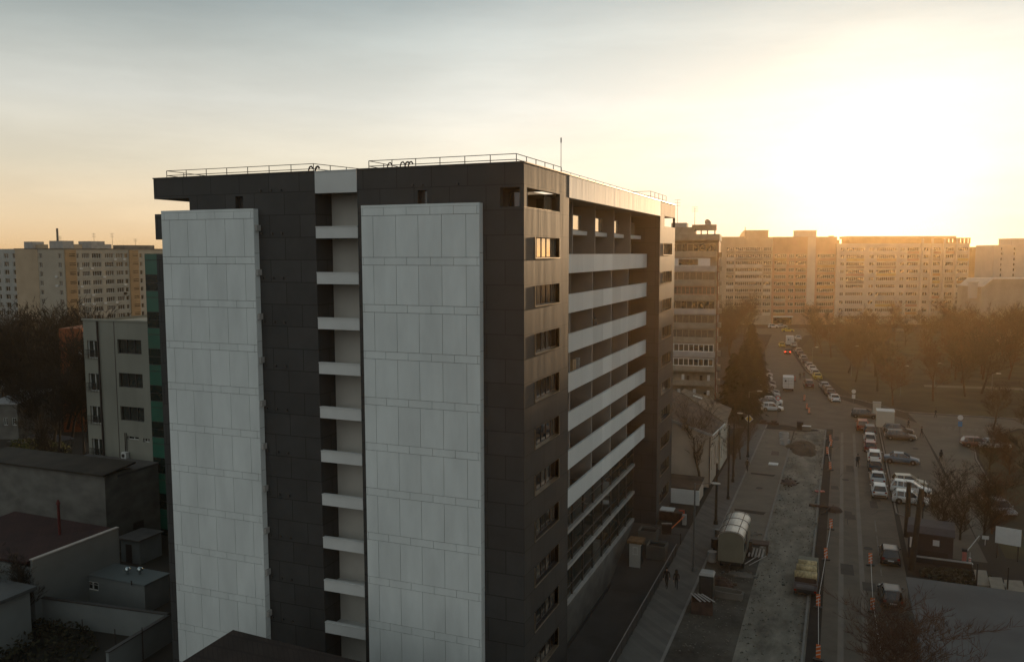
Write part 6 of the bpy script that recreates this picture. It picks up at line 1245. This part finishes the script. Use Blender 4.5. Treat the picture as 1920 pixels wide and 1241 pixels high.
# ================================================================ PEOPLE
SKIN = mat('skin', (.30, .18, .12), .6)
CL = {'black': mat('black clothes', (.010, .010, .011), .9), 'dark': mat('dark grey clothes', (.03, .03, .033), .9), 'jean': mat('dark jeans', (.02, .025, .035), .9), 'brown': mat('brown coat', (.05, .03, .02), .9), 'tan': mat('tan work jacket', (.12, .08, .04), .9), 'white': mat('white hem', (.35, .35, .33), .9)}
HAIR = mat('dark hair', (.012, .009, .007), .8)
def person(label, loc, rz, jacket, trousers, stride=.22, swing=.18, H=1.75, arms=None, hood=False, seed=0):
    """one continuous skinned body: pelvis root, spine, head, arms with hands and fingers, legs with feet"""
    s_ = H/1.75; V = []; E_ = []; Rr = []
    def v(p, r, par=None):
        V.append(Vector(p)*s_); Rr.append(r*s_)
        if par is not None: E_.append((par, len(V)-1))
        return len(V)-1
    pel = v((0, 0, .95), .145); wa = v((0, .01, 1.10), .125, pel); ch = v((0, .02, 1.30), .155, wa); nk = v((0, .02, 1.46), .07, ch); n2 = v((0, .03, 1.52), .055, nk); hd = v((0, .045, 1.61), .085, n2); hc = v((0, .04, 1.70), .08, hd)
    nz = v((0, .125, 1.615), .016, hd)
    for sx, ph in ((-1, 1), (1, -1)):
        st = stride*ph; hip = v((sx*.09, 0, .88), .095, pel); kn = v((sx*.10, st*.55+.03, .49), .062, hip); an = v((sx*.10, st-.03, .10+max(0, -st)*.25), .042, kn); toe = v((sx*.11, st+.14, .04), .038, an)
        sh = v((sx*.19, .01, 1.40), .065, ch); sw = -st*swing/max(stride, .01)
        el = v((sx*.225, sw*.4-.02, 1.13), .05, sh); wr = v((sx*.225, sw+.06, .90), .034, el); pa = v((sx*.225, sw+.08, .82), .036, wr)
        for k, (dx, L_) in enumerate(((-.028, .07), (-.01, .085), (.01, .08), (.026, .06))): f1 = v((sx*.225+dx*.6, sw+.085+dx*.4, .78), .011, pa); v((sx*.225+dx, sw+.09, .78-L_), .008, f1)
        v((sx*.20, sw+.13, .79), .010, pa)
    me = bpy.data.meshes.new('person'); me.from_pydata([tuple(q) for q in V], E_, []); o = bpy.data.objects.new('person', me); col.objects.link(o)
    md = o.modifiers.new('s', 'SKIN'); 
    for i, sv in enumerate(me.skin_vertices[0].data): sv.radius = (Rr[i], Rr[i]*(.72 if i in (0, 1, 2) else 1)); sv.use_root = (i == 0)
    sb = o.modifiers.new('d', 'SUBSURF'); sb.levels = 1; sb.render_levels = 1
    dg_ = bpy.context.evaluated_depsgraph_get(); m2 = bpy.data.meshes.new_from_object(o.evaluated_get(dg_)); o.modifiers.clear(); o.data = m2; m2.name = 'person'
    m2.materials.clear()
    for x in (jacket, trousers, SKIN, BLK): m2.materials.append(x)
    for p_ in m2.polygons:
        c = p_.center/s_; p_.use_smooth = True
        p_.material_index = 2 if (c.z > 1.50 or (abs(c.x) > .185 and c.z < .88)) else (3 if c.z < .11 else (1 if c.z < .86 and abs(c.x) < .18 else 0))
    o.location = loc; o.rotation_euler = (0, 0, rz); tag(o, label, 'person')
    mb = MB(); mb.lathe([(0, -.0), (.088, -.005), (.105, -.06), (.1, -.13)] if not hood else [(0, .02), (.10, 0), (.13, -.08), (.125, -.2), (.14, -.26)], (0, .015*s_, 1.785*s_), 12); mb.build('hood' if hood else 'hair', jacket if hood else HAIR, o, True)
    return o
for px, v, rz, j, tr_, H, hood, lb in ((1250, 1101, 175, 'black', 'black', 1.8, False, 'man in black walking on the sidewalk, left of the pair'), (1268, 1103, 185, 'black', 'dark', 1.66, True, 'hooded woman in black walking on the sidewalk, right of the pair'), (1608, 876, 10, 'dark', 'black', 1.8, False, 'man in dark clothes walking in the road left of the parked cars'),
    (1728, 820, 60, 'black', 'jean', 1.75, False, 'person in black crossing the walkway behind the car park'), (1764, 866, 5, 'black', 'black', 1.72, True, 'hooded person in a dark coat walking alone on the open walkway'), (1703, 803, 90, 'dark', 'black', 1.75, False, 'person in dark grey beyond the black estate'), (1401, 884, 170, 'brown', 'black', 1.75, False, 'person in a brown coat by the poles at the paved strip'),
    (1500, 712, 180, 'dark', 'dark', 1.78, False, 'left one of the two people in the road by the white van'), (1507, 710, 200, 'tan', 'dark', 1.78, False, 'right one of the two people in the road, in a tan jacket'), (1754, 783, 100, 'black', 'dark', 1.7, False, 'person in black standing at the kerb of the park lawn')):
    q = G(px, v, .13 if px < 1300 else .03); person(lb, (q.x, q.y, .125 if px < 1300 else .03), R(rz), CL[j], CL[tr_], H=H, hood=hood)
# ================================================================ HAZE
mb = MB(); mb.box(-2450, 2450, -2450, 2450, -4.8, 40.5)
HM = bpy.data.materials.new('haze'); HM.use_nodes = True; t_ = HM.node_tree
t_.nodes.remove(t_.nodes['Principled BSDF']); pv = t_.nodes.new('ShaderNodeVolumePrincipled')
pv.inputs['Color'].default_value = (1, .69, .34, 1); pv.inputs['Density'].default_value = HAZE; pv.inputs['Anisotropy'].default_value = .8
t_.links.new(pv.outputs[0], t_.nodes['Material Output'].inputs['Volume'])
tag(mb.build('haze', HM), kind='stuff')
